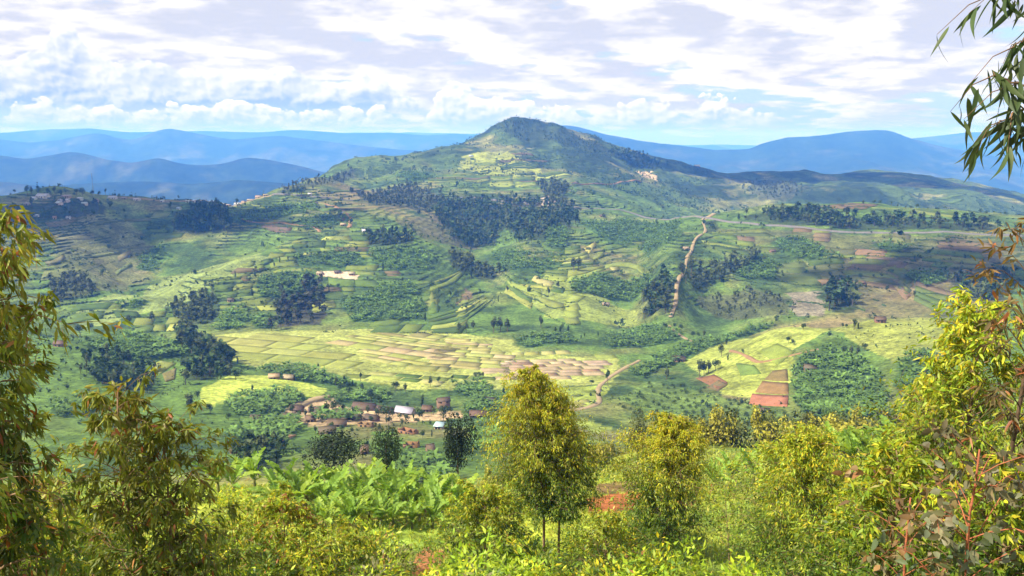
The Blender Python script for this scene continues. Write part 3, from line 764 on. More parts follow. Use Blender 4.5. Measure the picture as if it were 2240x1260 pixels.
# ------------------------------------------------------------------ field plots
plots = []                                 # (pixel area, V, polys, colour)
def plot_piece(U, colr, lift=0.35, skirt=0.6):
    """U: (n,m,2) grid of ground positions -> a raised bed draped on the ground"""
    n, m = U.shape[:2]
    Z = hz(U[..., 0], U[..., 1]) + lift
    top = np.concatenate([U, Z[..., None]], -1)
    i = np.arange(n * m).reshape(n, m)
    q = [np.stack([i[:-1, :-1], i[1:, :-1], i[1:, 1:], i[:-1, 1:]], -1).reshape(-1, 4)]
    ring = np.concatenate([i[:-1, 0], i[-1, :-1], i[:0:-1, -1], i[0, :0:-1]])
    V = top.reshape(-1, 3)
    low = V[ring] - np.array([0, 0, skirt])
    j = np.arange(len(ring)) + n * m
    q.append(np.stack([ring, j, np.roll(j, -1), np.roll(ring, -1)], -1))
    V = np.concatenate([V, low])
    a, b = pix(V[:n * m, 0], V[:n * m, 1], V[:n * m, 2])
    u_, w_ = a.reshape(n, m), b.reshape(n, m)
    if w_.max() - w_.min() > 1.15 * (u_.max() - u_.min()) or Z.max() - Z.min() > 9: return
    area = abs(np.trapz(np.concatenate([w_[:, 0], w_[::-1, -1], w_[:1, 0]]), np.concatenate([u_[:, 0], u_[::-1, -1], u_[:1, 0]])))
    plots.append((area, V, q, np.asarray(colr)))
def quad_plot(c4, colr, lift=0.3, nu_=5, nv_=3):
    c4 = np.asarray(c4, float)[:, :2]
    s_, t_ = np.meshgrid(np.linspace(0, 1, nu_), np.linspace(0, 1, nv_), indexing='ij')
    s_, t_ = s_[..., None], t_[..., None]
    plot_piece(c4[0] * (1 - s_) * (1 - t_) + c4[1] * s_ * (1 - t_) + c4[2] * s_ * t_ + c4[3] * (1 - s_) * t_, colr, lift)
P_RICE = [(0.42, 0.35, 0.17), (0.46, 0.37, 0.20), (0.37, 0.35, 0.12), (0.33, 0.35, 0.09), (0.30, 0.33, 0.08), (0.40, 0.38, 0.13), (0.28, 0.26, 0.09), (0.42, 0.39, 0.14), (0.35, 0.37, 0.10)]
P_LIGHT = [(0.31, 0.35, 0.075), (0.35, 0.39, 0.09), (0.27, 0.33, 0.065), (0.36, 0.37, 0.11), (0.40, 0.39, 0.14)]
P_TERRA = [(0.43, 0.335, 0.205), (0.40, 0.31, 0.19), (0.46, 0.36, 0.23), (0.33, 0.22, 0.14), (0.44, 0.35, 0.20)]
P_GREEN = [(0.12, 0.18, 0.036), (0.095, 0.15, 0.032), (0.16, 0.205, 0.04), (0.20, 0.24, 0.05), (0.08, 0.13, 0.03), (0.15, 0.12, 0.06), (0.07, 0.11, 0.028)]
P_DULL = [(0.13, 0.145, 0.06), (0.17, 0.15, 0.08), (0.11, 0.13, 0.05), (0.15, 0.18, 0.065), (0.145, 0.105, 0.075), (0.19, 0.19, 0.09)]
P_BROWN = [(0.13, 0.135, 0.05), (0.17, 0.125, 0.07), (0.20, 0.15, 0.08), (0.12, 0.16, 0.045), (0.10, 0.125, 0.04), (0.16, 0.18, 0.055), (0.23, 0.16, 0.09)]
P_SPUR = [(0.15, 0.20, 0.042), (0.36, 0.33, 0.11), (0.27, 0.32, 0.06), (0.23, 0.29, 0.055), (0.31, 0.33, 0.075), (0.24, 0.24, 0.065), (0.19, 0.26, 0.055), (0.35, 0.38, 0.075)]
def jit(c, a=0.10):
    f = 1 + a * rng.uniform(-1, 1)
    return tuple(v * f * (1 + 0.04 * rng.uniform(-1, 1)) for v in c)
def lines_dist(x, y, line):
    L = np.array([p[:2] for p in line]); best = 1e9
    for a, b in zip(L[:-1], L[1:]):
        t = np.clip(((x - a[0]) * (b[0] - a[0]) + (y - a[1]) * (b[1] - a[1])) / (((b - a) ** 2).sum() + 1e-9), 0, 1)
        best = min(best, math.hypot(x - a[0] - t * (b[0] - a[0]), y - a[1] - t * (b[1] - a[1])))
    return best
used = []                                  # world outlines already taken
def grid_plots(poly_px, ang, dep, wid, pal, y0=MID, gap=0.5, avoid=(), lift=0.14, skip=0.0, seed=0):
    poly = wpoly(poly_px, y0)
    r2 = np.random.default_rng(seed)
    ca, sa = math.cos(ang), math.sin(ang)
    L = np.array([(p[0] * ca + p[1] * sa, -p[0] * sa + p[1] * ca) for p in poly])
    b = L[:, 1].min()
    warp = lambda a, b_: 4.5 * (vnoise(np.array(a / 55.0 + seed), np.array(b_ / 55.0)) - 0.5) * 2
    while b < L[:, 1].max():
        h = r2.uniform(*dep)
        a = L[:, 0].min() + r2.uniform(-10, 0)
        while a < L[:, 0].max():
            wd = r2.uniform(*wid)
            ok = r2.random() >= skip
            cs = []
            for (aa, bb) in ((a + gap, b + gap), (a + wd - gap, b + gap), (a + wd - gap, b + h - gap), (a + gap, b + h - gap)):
                a2, b2 = aa + warp(aa, bb), bb + warp(bb + 77, aa)
                cs.append((a2 * ca - b2 * sa, a2 * sa + b2 * ca))
            a += wd
            mx, my = sum(c[0] for c in cs) / 4, sum(c[1] for c in cs) / 4
            if not ok or not inpoly(np.array([mx]), np.array([my]), poly)[0]: continue
            if any(lines_dist(mx, my, ln) < wdt for ln, wdt in avoid): continue
            if any(inpoly(np.array([mx]), np.array([my]), ex)[0] for ex in used): continue
            quad_plot(cs, jit(pal[r2.integers(len(pal))]), lift, max(3, int(wd / 3.5)), max(3, int(h / 3.5)))
        b += h
wl = lambda pts: wpoly(pts, MID)
ch1 = wl([(690, 728), (722, 755), (750, 778), (800, 797), (870, 812), (960, 815), (1080, 818), (1100, 812)])
ch2 = wl([(560, 738), (582, 752), (588, 770), (572, 790)])
ch3 = wl([(1000, 728), (1060, 740), (1105, 765), (1130, 782), (1230, 782), (1330, 784)])
ch4 = wl([(560, 732), (700, 726), (900, 722)])
AV = [(ch1, 7), (ch2, 4), (ch3, 5), (ch4, 4)]
terra_px = [(1075, 812), (1110, 790), (1200, 788), (1330, 786), (1350, 800), (1320, 822), (1220, 828), (1095, 832)]
grid_plots(terra_px, 0.10, (5, 9), (7, 18), P_TERRA, gap=0.35, avoid=[(ch3, 4)], seed=5)
used.append(wl(terra_px))
cen = [(735, 735), (840, 727), (960, 732), (1000, 740), (960, 775), (905, 812), (860, 808), (780, 780)]
grid_plots(cen, -0.50, (5, 15), (7, 30), P_RICE, gap=0.14, avoid=AV, seed=1)
used.append(wl(cen))
grid_plots([(960, 775), (1000, 738), (1050, 748), (1110, 772), (1120, 790), (1075, 812), (960, 815), (905, 812)], -0.12, (5, 14), (7, 26), P_RICE, gap=0.14, avoid=AV, seed=31)
grid_plots([(445, 742), (560, 735), (690, 733), (730, 765), (800, 800), (870, 820), (800, 815), (690, 798), (560, 800), (475, 775)], -0.30, (10, 22), (14, 44), [(0.29, 0.325, 0.075), (0.31, 0.34, 0.08), (0.275, 0.31, 0.07), (0.33, 0.34, 0.095)], gap=0.12, avoid=AV, skip=0.06, seed=2)
grid_plots([(800, 812), (960, 820), (1080, 822), (1060, 835), (960, 838), (870, 848), (760, 822)], -0.2, (7, 12), (9, 20), P_LIGHT + P_GREEN[:3], avoid=AV, skip=0.2, seed=3)
grid_plots([(1050, 738), (1110, 745), (1135, 772), (1250, 770), (1340, 778), (1330, 783), (1130, 779)], 0.1, (6, 10), (8, 15), P_RICE[:4] + P_LIGHT, avoid=[(ch3, 4)], seed=4)
grid_plots([(1180, 870), (1290, 845), (1300, 880), (1230, 900), (1240, 930), (1340, 950), (1290, 985), (1180, 930)], 0.3, (5, 9), (7, 18), P_LIGHT + P_GREEN[:4] + P_RICE[:1], skip=0.45, seed=6)
# red ploughed plots on the spur and the square plots below it
for c4, colr in (([(1645, 862), (1725, 866), (1722, 890), (1638, 884)], (0.40, 0.17, 0.10)), ([(1668, 834), (1724, 838), (1725, 863), (1652, 858)], (0.27, 0.17, 0.07)),
                 ([(1690, 812), (1722, 808), (1724, 834), (1672, 831)], (0.21, 0.16, 0.06)), ([(1522, 828), (1562, 820), (1592, 838), (1570, 853)], (0.25, 0.13, 0.065)),
                 ([(1545, 848), (1572, 832), (1592, 842), (1570, 856)], (0.17, 0.14, 0.07)),
                 ([(1660, 770), (1700, 752), (1738, 770), (1700, 800)], (0.24, 0.30, 0.055)), ([(1610, 796), (1650, 800), (1665, 818), (1620, 822)], (0.16, 0.24, 0.05)),
                 ([(760, 1093), (700, 1088), (700, 1080), (760, 1082)], None), ([(300, 818), (352, 800), (380, 792), (352, 812)], (0.31, 0.33, 0.08)),
                 ([(330, 800), (352, 790), (385, 796), (350, 818)], (0.26, 0.30, 0.07)), ([(355, 818), (385, 806), (382, 830), (362, 836)], (0.19, 0.17, 0.06))):
    if colr is None: continue
    w4 = wpoly(c4, MID)
    quad_plot(w4, colr, 0.35, 6, 5); used.append(w4)
Z0 = TT * GY
hedge = []
def contour_plots(poly_px, step, wid, pal, y0, y1, skip, seed, lift=0.45, hedges=0.6, wob=3.0):
    poly = wpoly(poly_px, y0, y1)
    pa = np.array(poly)
    r2 = np.random.default_rng(seed)
    ulo, uhi = (pa[:, 0] / pa[:, 1]).min(), (pa[:, 0] / pa[:, 1]).max()
    ylo, yhi = pa[:, 1].min(), pa[:, 1].max()
    sel = np.nonzero((YR >= ylo - 5) & (YR <= yhi + 5))[0]
    def yat(u, lev):
        ui = np.interp(u, UC, np.arange(len(UC))); a = min(int(ui), len(UC) - 2); f = ui - a
        zc = Z0[a, sel] * (1 - f) + Z0[a + 1, sel] * f
        ym = YR[sel]
        lv = lev + wob * float(fbm(np.array(u * ym[0] ), np.array(lev * 9.0), 70, 2, 0.5, seed))
        return float(np.interp(lv, np.maximum.accumulate(zc) + np.arange(len(zc)) * 1e-6, ym))
    lev = pa[:, 2].min()
    while lev < pa[:, 2].max():
        h = step * r2.uniform(0.7, 1.4)
        ym = 0.5 * (ylo + yhi)
        u = ulo - r2.uniform(0, 20) / ym
        while u < uhi:
            du = r2.uniform(*wid) / ym
            us = np.linspace(u + 0.6 / ym, u + du - 0.6 / ym, max(3, int(du * ym / 6)))
            u += du
            y_a = np.array([yat(q_, lev + 0.15) for q_ in us]); y_b = np.array([yat(q_, lev + h - 0.25) for q_ in us])
            if (y_b - y_a).min() < 1.5: continue
            dmean = (y_b - y_a).mean()
            nsub = max(1, int(round(dmean / r2.uniform(13, 22)))) if dmean > 20 else 1
            if nsub > 6: continue
            mx, my = us.mean() * 0.5 * (y_a + y_b).mean(), 0.5 * (y_a + y_b).mean()
            if not inpoly(np.array([mx]), np.array([my]), poly)[0]: continue
            if any(inpoly(np.array([mx]), np.array([my]), ex)[0] for ex in used): continue
            if r2.random() < hedges:
                for t in np.arange(0, 1, 1.3 / (du * ym)):
                    yy_ = np.interp(t, np.linspace(0, 1, len(us)), y_a) - 0.8
                    uu_ = us[0] + t * (us[-1] - us[0])
                    if r2.random() < 0.8: hedge.append((uu_ * yy_, yy_))
            if r2.random() < skip: continue
            y_b0 = y_b
            skew = r2.uniform(-.5, .5)
            for ks_ in range(nsub):
                if nsub > 1 and r2.random() < skip * .6: continue
                ya_, yb_ = y_a + (y_b0 - y_a) * ks_ / nsub + .3, y_a + (y_b0 - y_a) * (ks_ + 1) / nsub - .3
                if (yb_ - ya_).min() < 1.0: continue
                nn = max(3, int((yb_ - ya_).mean() / 4))
                t = np.linspace(0, 1, nn)[None]
                YY = ya_[:, None] * (1 - t) + yb_[:, None] * t
                UU = us[:, None] + skew * (YY - YY[:, :1].mean()) / ym
                plot_piece(np.stack([UU * YY, YY], -1), jit(pal[r2.integers(len(pal))]), lift)
        lev += h
for ex in list(FW.values()) + list(GW.values()) + list(BW.values()): used.append(ex)
contour_plots([(150, 702), (300, 640), (480, 590), (570, 560), (620, 500), (740, 460), (900, 500), (980, 580), (1080, 660), (1090, 695), (980, 716), (700, 718), (480, 726), (300, 712)], 2.9, (10, 38), P_GREEN + P_GREEN[:4] + P_LIGHT[:2], MID, 1100, 0.22, 11)
contour_plots([(125, 470), (320, 470), (340, 560), (320, 610), (200, 645), (110, 600)], 4.0, (20, 60), P_DULL, 560, 1050, 0.3, 12, hedges=0.45)
contour_plots([(640, 430), (700, 400), (900, 380), (1010, 350), (1180, 340), (1230, 400), (1180, 425), (980, 420)], 5.5, (30, 80), P_GREEN + P_LIGHT[:3], 1000, 1950, 0.3, 13, 0.8, 0.5)
contour_plots([(1235, 405), (1420, 405), (1500, 440), (1520, 468), (1250, 450)], 4.5, (25, 70), P_GREEN, 900, 1800, 0.4, 14, 0.7)
contour_plots([(1530, 520), (1640, 505), (1900, 518), (2220, 530), (2220, 660), (2050, 680), (1900, 640), (1700, 640), (1560, 560)], 4.0, (16, 50), P_BROWN + P_GREEN[:4], 520, 1000, 0.2, 15)
contour_plots([(1010, 570), (1180, 540), (1400, 530), (1490, 530), (1480, 580), (1410, 690), (1300, 715), (1150, 715), (1100, 640)], 2.6, (12, 40), P_GREEN[:4] + P_LIGHT, MID, 1050, 0.25, 16)
contour_plots([(1600, 470), (1700, 456), (1880, 446), (2050, 458), (2230, 470), (2230, 490), (1900, 480), (1700, 475)], 2.6, (25, 70), P_GREEN + P_BROWN[:4], 700, 1020, 0.2, 17)
contour_plots([(1490, 790), (1600, 748), (1760, 716), (1900, 704), (2050, 694), (2110, 740), (2080, 820), (1960, 790), (1880, 760), (1740, 800), (1730, 890), (1580, 870), (1530, 830)], 4.0, (12, 36), P_SPUR, MID, 500, 0.12, 18, 0.35, 0.35)
contour_plots([(420, 745), (300, 760), (350, 820), (440, 800), (470, 840), (360, 880), (140, 850), (130, 760)], 3.0, (12, 30), P_GREEN + P_LIGHT[:2], MID, 520, 0.3, 19, 0.35)
contour_plots([(440, 880), (500, 860), (700, 900), (1000, 880), (1130, 900), (1150, 960), (1000, 1010), (700, 1000), (470, 980)], 3.0, (10, 30), P_GREEN, MID, 460, 0.45, 20, 0.35, 0.3)
contour_plots([(1380, 340), (1700, 392), (2200, 420), (2200, 450), (1750, 440), (1560, 445), (1400, 400)], 9, (50, 140), P_DULL + P_GREEN[:3], 1300, 2450, 0.55, 21, 1.2, 0.4)
contour_plots([(520, 440), (700, 445), (740, 460), (600, 500), (520, 500), (340, 540), (330, 480)], 4.0, (20, 50), P_DULL + P_GREEN, 700, 1150, 0.3, 22)
# hedged banks: broken dark lines following the terrace edges
hb_ = MB(); hv, hq, hc_ = [], [], []
zi = np.floor(zz + 0.2).astype(int)
hm_ = fbm(GX, GY, 45, 3, 0.55, 81); hh_ = vnoise(GX / 3.1, GY / 3.1)
rowsel = (YR > 540) & (YR < 1900)
prev = {}
for ci in range(len(UC)):
    cur = {}
    if abs(UC[ci]) < 0.72:
        js = np.nonzero((np.diff(zi[ci]) == 1) & rowsel[:-1])[0]
        for j in js:
            if terr[ci, j] < 0.12 or hm_[ci, j] < -0.12: continue
            L_ = zi[ci, j + 1]
            if L_ in cur: continue
            cur[L_] = (GX[ci, j], GY[ci, j], GZ[ci, j], 0.5 + 1.3 * hh_[ci, j])
            if L_ in prev and abs(prev[L_][1] - GY[ci, j]) < 5:
                a_, b_ = prev[L_], cur[L_]
                n0 = len(hv)
                for x_, y_, z_, h_ in (a_, b_):
                    k_ = max(1.0, y_ / 900)
                    hv += [(x_, y_ - .7, z_ - .8), (x_, y_ - .35, z_ + h_ * k_), (x_, y_ + .6, z_ + h_ * k_ * .8), (x_, y_ + 1.2, z_ - .4)]
                hq += [(n0, n0 + 4, n0 + 5, n0 + 1), (n0 + 1, n0 + 5, n0 + 6, n0 + 2), (n0 + 2, n0 + 6, n0 + 7, n0 + 3)]
                cc_ = 0.7 + 0.6 * hh_[ci, j]
                hc_ += [(0.042 * cc_, 0.072 * cc_, 0.022 * cc_)] * 8
    prev = cur
if hv:
    tag(link('terrace_hedge', mk('terrace_hedge', hv, [np.array(hq)], [M['mass']], np.array(hc_)), ground), None, None, None, 'stuff')
print('HEDGE SEGS', len(hq) // 3)
plots.sort(key=lambda p: -p[0])
for area, V, q, c in plots[:300]:
    link('field_plot', mk('field_plot', V, q, [M['plot']], c), ground)
rest = MB()
for area, V, q, c in plots[300:]: rest.put(V, q, c)
if plots[300:]:
    tag(link('field_plot', rest.mesh('field_plot', [M['plot']]), ground), None, None, None, 'stuff')
print('PLOTS', len(plots), 'area300', plots[min(299, len(plots) - 1)][0], 'HEDGE', len(hedge))
# ------------------------------------------------------------------ houses
def house(name, label, loc, L, W, H, yaw, wallc, roofc, roof='gable', storeys=1, pitch=0.42, group=None, cat='house', metal=False, nwin=2, over=0.35):
    o = tag(empty(name, (loc[0], loc[1], loc[2] - 0.1), yaw), label, cat, group)
    t = 0.25; x, y = L / 2, W / 2
    rise = W / 2 * pitch * 2 if roof == 'gable' else W * 0.18
    wl_ = MB()
    wl_.box(-x, x, -y, -y + t, -1.5, H, wallc); wl_.box(-x, x, y - t, y, -1.5, H, wallc)
    wl_.box(-x, -x + t, -y + t, y - t, -1.5, H, wallc); wl_.box(x - t, x, -y + t, y - t, -1.5, H, wallc)
    if roof == 'gable':
        for sx in (-x, x - t):
            wl_.put([(sx, -y, H), (sx, y, H), (sx, 0, H + rise - .05), (sx + t, -y, H), (sx + t, y, H), (sx + t, 0, H + rise - .05)], [[(0, 2, 1), (3, 4, 5)], [(0, 1, 4, 3), (1, 2, 5, 4), (2, 0, 3, 5)]], wallc)
    if roof is None:                       # unroofed brick shell: inner partition and uneven tops
        wl_.box(-.15, .15, -y + t, y - t, -1, H * .9, wallc)
        wl_.box(-x, -x + 1.2, -y + .02, -y + t - .02, H, H + .8, wallc); wl_.box(x - t + .02, x - .02, -1, 1, H, H + .9, wallc)
    link('wall', wl_.mesh('wall', [M['wall']]), o)
    mt = M['metal'] if metal else M['roof']
    if roof == 'gable':
        rb = MB(); th = .14
        for sg in (-1, 1):
            e = y + over; ze = H - over * rise / y
            pr = [(-x - over, sg * e, ze), (x + over, sg * e, ze), (x + over, 0, H + rise), (-x - over, 0, H + rise)]
            V = [(a, b_, c_) for a, b_, c_ in pr] + [(a, b_, c_ + th) for a, b_, c_ in pr]
            f = [(0, 1, 2, 3), (7, 6, 5, 4), (0, 4, 5, 1), (1, 5, 6, 2), (3, 2, 6, 7), (0, 3, 7, 4)]
            rb.put(V, [f if sg > 0 else [q_[::-1] for q_ in f]], np.asarray(roofc) * (1 if sg > 0 else .96))
        rr_ = link('roof', rb.mesh('roof', [mt]), o)
        rg = MB(); rg.box(-x - over, x + over, -.16, .16, H + rise + .05, H + rise + .24, np.asarray(roofc) * .85)
        link('ridge', rg.mesh('ridge', [mt]), rr_)
    elif roof == 'mono':
        rb = MB(); z1, z0 = H + rise + .1, H + .1
        pr = [(-x - over, -y - over, z0), (x + over, -y - over, z0), (x + over, y + over, z1), (-x - over, y + over, z1)]
        V = pr + [(a, b_, c_ + .12) for a, b_, c_ in pr]
        rb.put(V, [[(3, 2, 1, 0), (4, 5, 6, 7), (0, 1, 5, 4), (1, 2, 6, 5), (2, 3, 7, 6), (3, 0, 4, 7)]], roofc)
        link('roof', rb.mesh('roof', [mt]), o)
    # openings on the side facing the valley
    d = MB(); dw = .5; d.box(-dw + L * .08, dw + L * .08, -y - .04, -y + .02, -.3, 1.95, (0.055, 0.04, 0.03)); link('door', d.mesh('door', [M['wall']]), o)
    n_ = max(1, int(L / 4)) if nwin else 0
    for s_ in range(storeys):
        for j in range(n_ + 1):
            xc = -x + L * (j + .5) / (n_ + 1)
            if s_ == 0 and abs(xc - L * .08) < 1.1: continue
            zb = .95 + s_ * 2.8
            if zb + .9 > H: continue
            wb = MB(); wb.box(xc - .45, xc + .45, -y - .035, -y + .02, zb, zb + .9, (0.045, 0.045, 0.05))
            wo_ = link('window', wb.mesh('window', [M['wall']]), o)
            sb = MB(); sb.box(xc - .55, xc + .55, -y - .10, -y + .02, zb - .10, zb, np.asarray(wallc) * .9); link('sill', sb.mesh('sill', [M['wall']]), wo_)
    return o
MUD, CLAY, PALE, WHITE = (0.24, 0.165, 0.10), (0.26, 0.155, 0.09), (0.40, 0.30, 0.19), (0.60, 0.57, 0.52)
TILE, BROWN, STEEL, BLUE = (0.15, 0.10, 0.065), (0.12, 0.09, 0.062), (0.55, 0.58, 0.61), (0.50, 0.60, 0.70)
HL = [  # px, py of the foot, width in px, yaw, wall, roof colour, roof, storeys, metal, label
 (650, 900, 32, .1, MUD, BROWN, 'gable', 1, 0, 'brown hut at the left end of the village yard'),
 (697, 903, 48, -.15, MUD, BROWN, 'gable', 1, 0, 'long brown house beside the hut at the left of the village'),
 (741, 908, 30, -.1, CLAY, TILE, 'gable', 1, 0, 'small red walled house right of the long brown one'),
 (797, 896, 58, -.2, MUD, BROWN, 'gable', 1, 0, 'longest dark roofed building in the back row of the village'),
 (842, 903, 44, -.2, MUD, BROWN, 'gable', 1, 0, 'dark roofed building left of the white metal roof'),
 (886, 905, 48, -.12, PALE, STEEL, 'gable', 1, 1, 'long building under a white metal roof in the village'),
 (935, 900, 24, -.1, CLAY, TILE, 'gable', 1, 0, 'low clay house right of the white metal roof'),
 (970, 893, 32, .15, MUD, BROWN, 'gable', 2, 0, 'tall two storey brown house at the right of the village'),
 (1046, 912, 42, -.15, CLAY, TILE, 'gable', 1, 0, 'red brown house behind the tallest eucalyptus'),
 (775, 918, 34, -.1, CLAY, TILE, 'gable', 1, 0, 'tiled house in the front row below the longest building'),
 (814, 920, 34, -.1, CLAY, BROWN, 'gable', 1, 0, 'brown tiled house in the front row beside the yard trees'),
 (738, 932, 46, -.05, CLAY, TILE, 'gable', 1, 0, 'long low tiled house below the front row'),
 (801, 933, 38, -.1, CLAY, CLAY, None, 1, 0, 'unroofed brick shell below the front row of houses'),
 (893, 948, 48, -.3, (0.30, 0.15, 0.08), CLAY, None, 1, 0, 'large unfinished brick house with open walls'),
 (900, 978, 38, -.3, (0.30, 0.15, 0.08), CLAY, None, 1, 0, 'roofless brick house nearest to the dark oval tree'),
 (941, 990, 18, .1, CLAY, TILE, 'gable', 1, 0, 'small clay hut just left of the dark oval tree'),
 (797, 992, 18, .1, CLAY, TILE, 'gable', 1, 0, 'small clay hut between the wide dark and olive trees'),
 (716, 948, 42, -.05, MUD, TILE, 'gable', 1, 0, 'long clay house above the wide dark tree'),
 (961, 938, 22, .1, PALE, BLUE, 'mono', 1, 1, 'hut with a bluish metal roof above the dark oval tree'),
 (522, 990, 38, .1, CLAY, BROWN, 'gable', 1, 0, 'low clay house right of the left sapling'),
 (560, 922, 24, 0, MUD, BROWN, 'gable', 1, 0, 'hut in the banana grove left of the village'),
 (625, 918, 18, .1, MUD, BROWN, 'gable', 1, 0, 'little hut at the edge of the banana grove by the lane'),
 (680, 922, 24, 0, CLAY, TILE, 'gable', 1, 0, 'clay hut below the long brown house'),
 (600, 828, 26, -.1, CLAY, PALE, 'gable', 1, 0, 'left of the two huts above the bright meadow'),
 (632, 830, 26, -.1, CLAY, PALE, 'gable', 1, 0, 'right of the two huts above the bright meadow'),
 (1071, 882, 26, -.1, MUD, BROWN, 'gable', 1, 0, 'dark roofed hut left of the tallest eucalyptus crown'),
 (1485, 790, 32, 0, MUD, BROWN, 'gable', 1, 0, 'broad brown roof in the banana strip on the spur'),
 (1925, 705, 25, 0, CLAY, TILE, 'gable', 1, 0, 'clay house on the crest of the light green spur'),
 (1772, 808, 30, .1, CLAY, TILE, 'gable', 1, 0, 'clay house at the edge of the biggest banana grove'),
 (1325, 668, 18, .2, PALE, PALE, 'gable', 1, 0, 'pale hut alone in the middle of the gully'),
 (132, 757, 28, .1, CLAY, TILE, 'gable', 1, 0, 'clay hut on the left spur behind hanging leaves'),
 (1672, 905, 22, .1, CLAY, TILE, 'gable', 1, 0, 'clay hut among the planted shrubs on the spur flank'),
 (700, 600, 16, 0, PALE, PALE, 'gable', 1, 0, 'left pale hut by the pale yards on the terraces'),
 (738, 598, 16, 0, PALE, BROWN, 'gable', 1, 0, 'middle hut by the pale yards on the terraces'),
 (770, 602, 16, 0, PALE, PALE, 'gable', 1, 0, 'right pale hut by the pale yards on the terraces'),
 (745, 467, 12, .2, PALE, STEEL, 'gable', 1, 1, 'metal roofed house at the top bend of the ochre track'),
 (748, 482, 12, .2, CLAY, TILE, 'gable', 1, 0, 'clay house left of the ochre track bend'),
 (751, 494, 14, .2, CLAY, PALE, 'gable', 1, 0, 'lower clay house left of the ochre track'),
 (798, 507, 14, 0, WHITE, STEEL, 'gable', 1, 1, 'white walled house right of the ochre track'),
 (690, 447, 12, 0, PALE, BROWN, 'gable', 1, 0, 'brown hut just under the mountain road'),
 (678, 426, 10, 0, WHITE, STEEL, 'gable', 1, 1, 'white house by the road below the mountain flank'),
 (1525, 362, 14, 0, WHITE, STEEL, 'gable', 1, 1, 'white building on the skyline right of the mountain'),
 (1030, 342, 10, 0, WHITE, STEEL, 'gable', 1, 1, 'pale hut on the mountain meadow edge'),
 (1690, 552, 14, 0, CLAY, TILE, 'gable', 1, 0, 'clay hut above the bright banana grove'),
 (1318, 474, 14, 0, PALE, BROWN, 'gable', 1, 0, 'hut under the tarred road left of the pass'),
 (1500, 545, 16, .2, PALE, PALE, 'gable', 1, 0, 'pale hut beside the eroded track'),
 (1885, 622, 16, .1, CLAY, TILE, 'gable', 1, 0, 'clay hut on the brown right hillside'),
 (505, 660, 14, .1, PALE, BROWN, 'gable', 1, 0, 'hut on the left end of the terraces'),
]
VL = [(95, 431, 34), (145, 431, 22), (140, 440, 26), (130, 446, 20), (174, 436, 16), (247, 434, 20), (272, 435, 14), (300, 438, 16), (75, 436, 14), (210, 440, 12), (60, 448, 14), (185, 447, 14), (392, 458, 13), (445, 442, 14), (465, 440, 14), (480, 440, 12), (498, 439, 16), (520, 436, 18), (533, 433, 14), (548, 432, 18), (566, 430, 16), (582, 428, 14), (460, 448, 10), (490, 446, 10), (355, 442, 8), (410, 443, 9), (425, 442, 9), (150, 478, 10), (80, 474, 10), (120, 478, 8)]
r11 = np.random.default_rng(111)
def put_house(px, py, wpx, yaw, wallc, roofc, roof, st, metal, label, group=None, y0=MID):
    p_ = at(px, py, y0)
    dep = p_.y * math.cos(PITCH) - p_.z * math.sin(PITCH)
    L = wpx * dep / F * 0.84
    W = min(max(L * .55, 3.6), 7.5)
    zmin = min(float(hz(p_.x + a, p_.y + b_)) for a in (-L / 2, 0, L / 2) for b_ in (-W / 2, W / 2))
    house('house', label, (p_.x, p_.y, max(zmin, p_.z - 0.8)), L, W, 2.1 + 2.6 * (st - 1), yaw + r11.uniform(-.35, .35), tuple(c * r11.uniform(.9, 1.1) for c in wallc), tuple(c * r11.uniform(.9, 1.1) for c in roofc), roof, st, 0.38, group, 'house', bool(metal))
for h_ in HL: put_house(*h_)
for i, (px, py, wp) in enumerate(VL):
    m_ = r11.random() < .7
    lab = ('small metal roofed house of the ridge village' if m_ else 'small brown roofed house of the ridge village') + (' left of the mast' if px < 205 else ' on the slope between mast and saddle' if px < 330 else ' along the saddle track')
    put_house(px, py, wp, r11.uniform(-.3, .3), WHITE if m_ else PALE, STEEL if m_ else (0.34, 0.27, 0.2), 'gable' if r11.random() < .6 else 'mono', 1, m_, lab, lab.replace('house', 'houses'), 600)
# lattice mast on the ridge
p_ = at(205, 428, 600)
ms = tag(empty('radio_mast', p_), 'thin lattice mast on the ridge village skyline', 'mast')
hh = 27.0
for sx, sy in ((-1, -1), (1, -1), (0, 1)):
    b = MB(); v, p = tube([(sx * .7, sy * .7, -1), (sx * .18, sy * .18, hh)], [.13, .09], 4); b.put(v, p, (0.25, 0.24, 0.25)); link('leg', b.mesh('leg', [M['metal']]), ms)
b = MB()
for j in range(14):
    f0, f1 = j / 14, (j + 1) / 14
    for (ax, ay), (bx_, by_) in (((-1, -1), (1, -1)), ((1, -1), (0, 1)), ((0, 1), (-1, -1))):
        w0, w1 = .7 - .52 * f0, .7 - .52 * f1
        v, p = tube([(ax * w0, ay * w0, f0 * hh), (bx_ * w1, by_ * w1, f1 * hh)], [.05, .05], 3); b.put(v, p, (0.25, 0.24, 0.25))
link('bracing', b.mesh('bracing', [M['metal']]), ms)
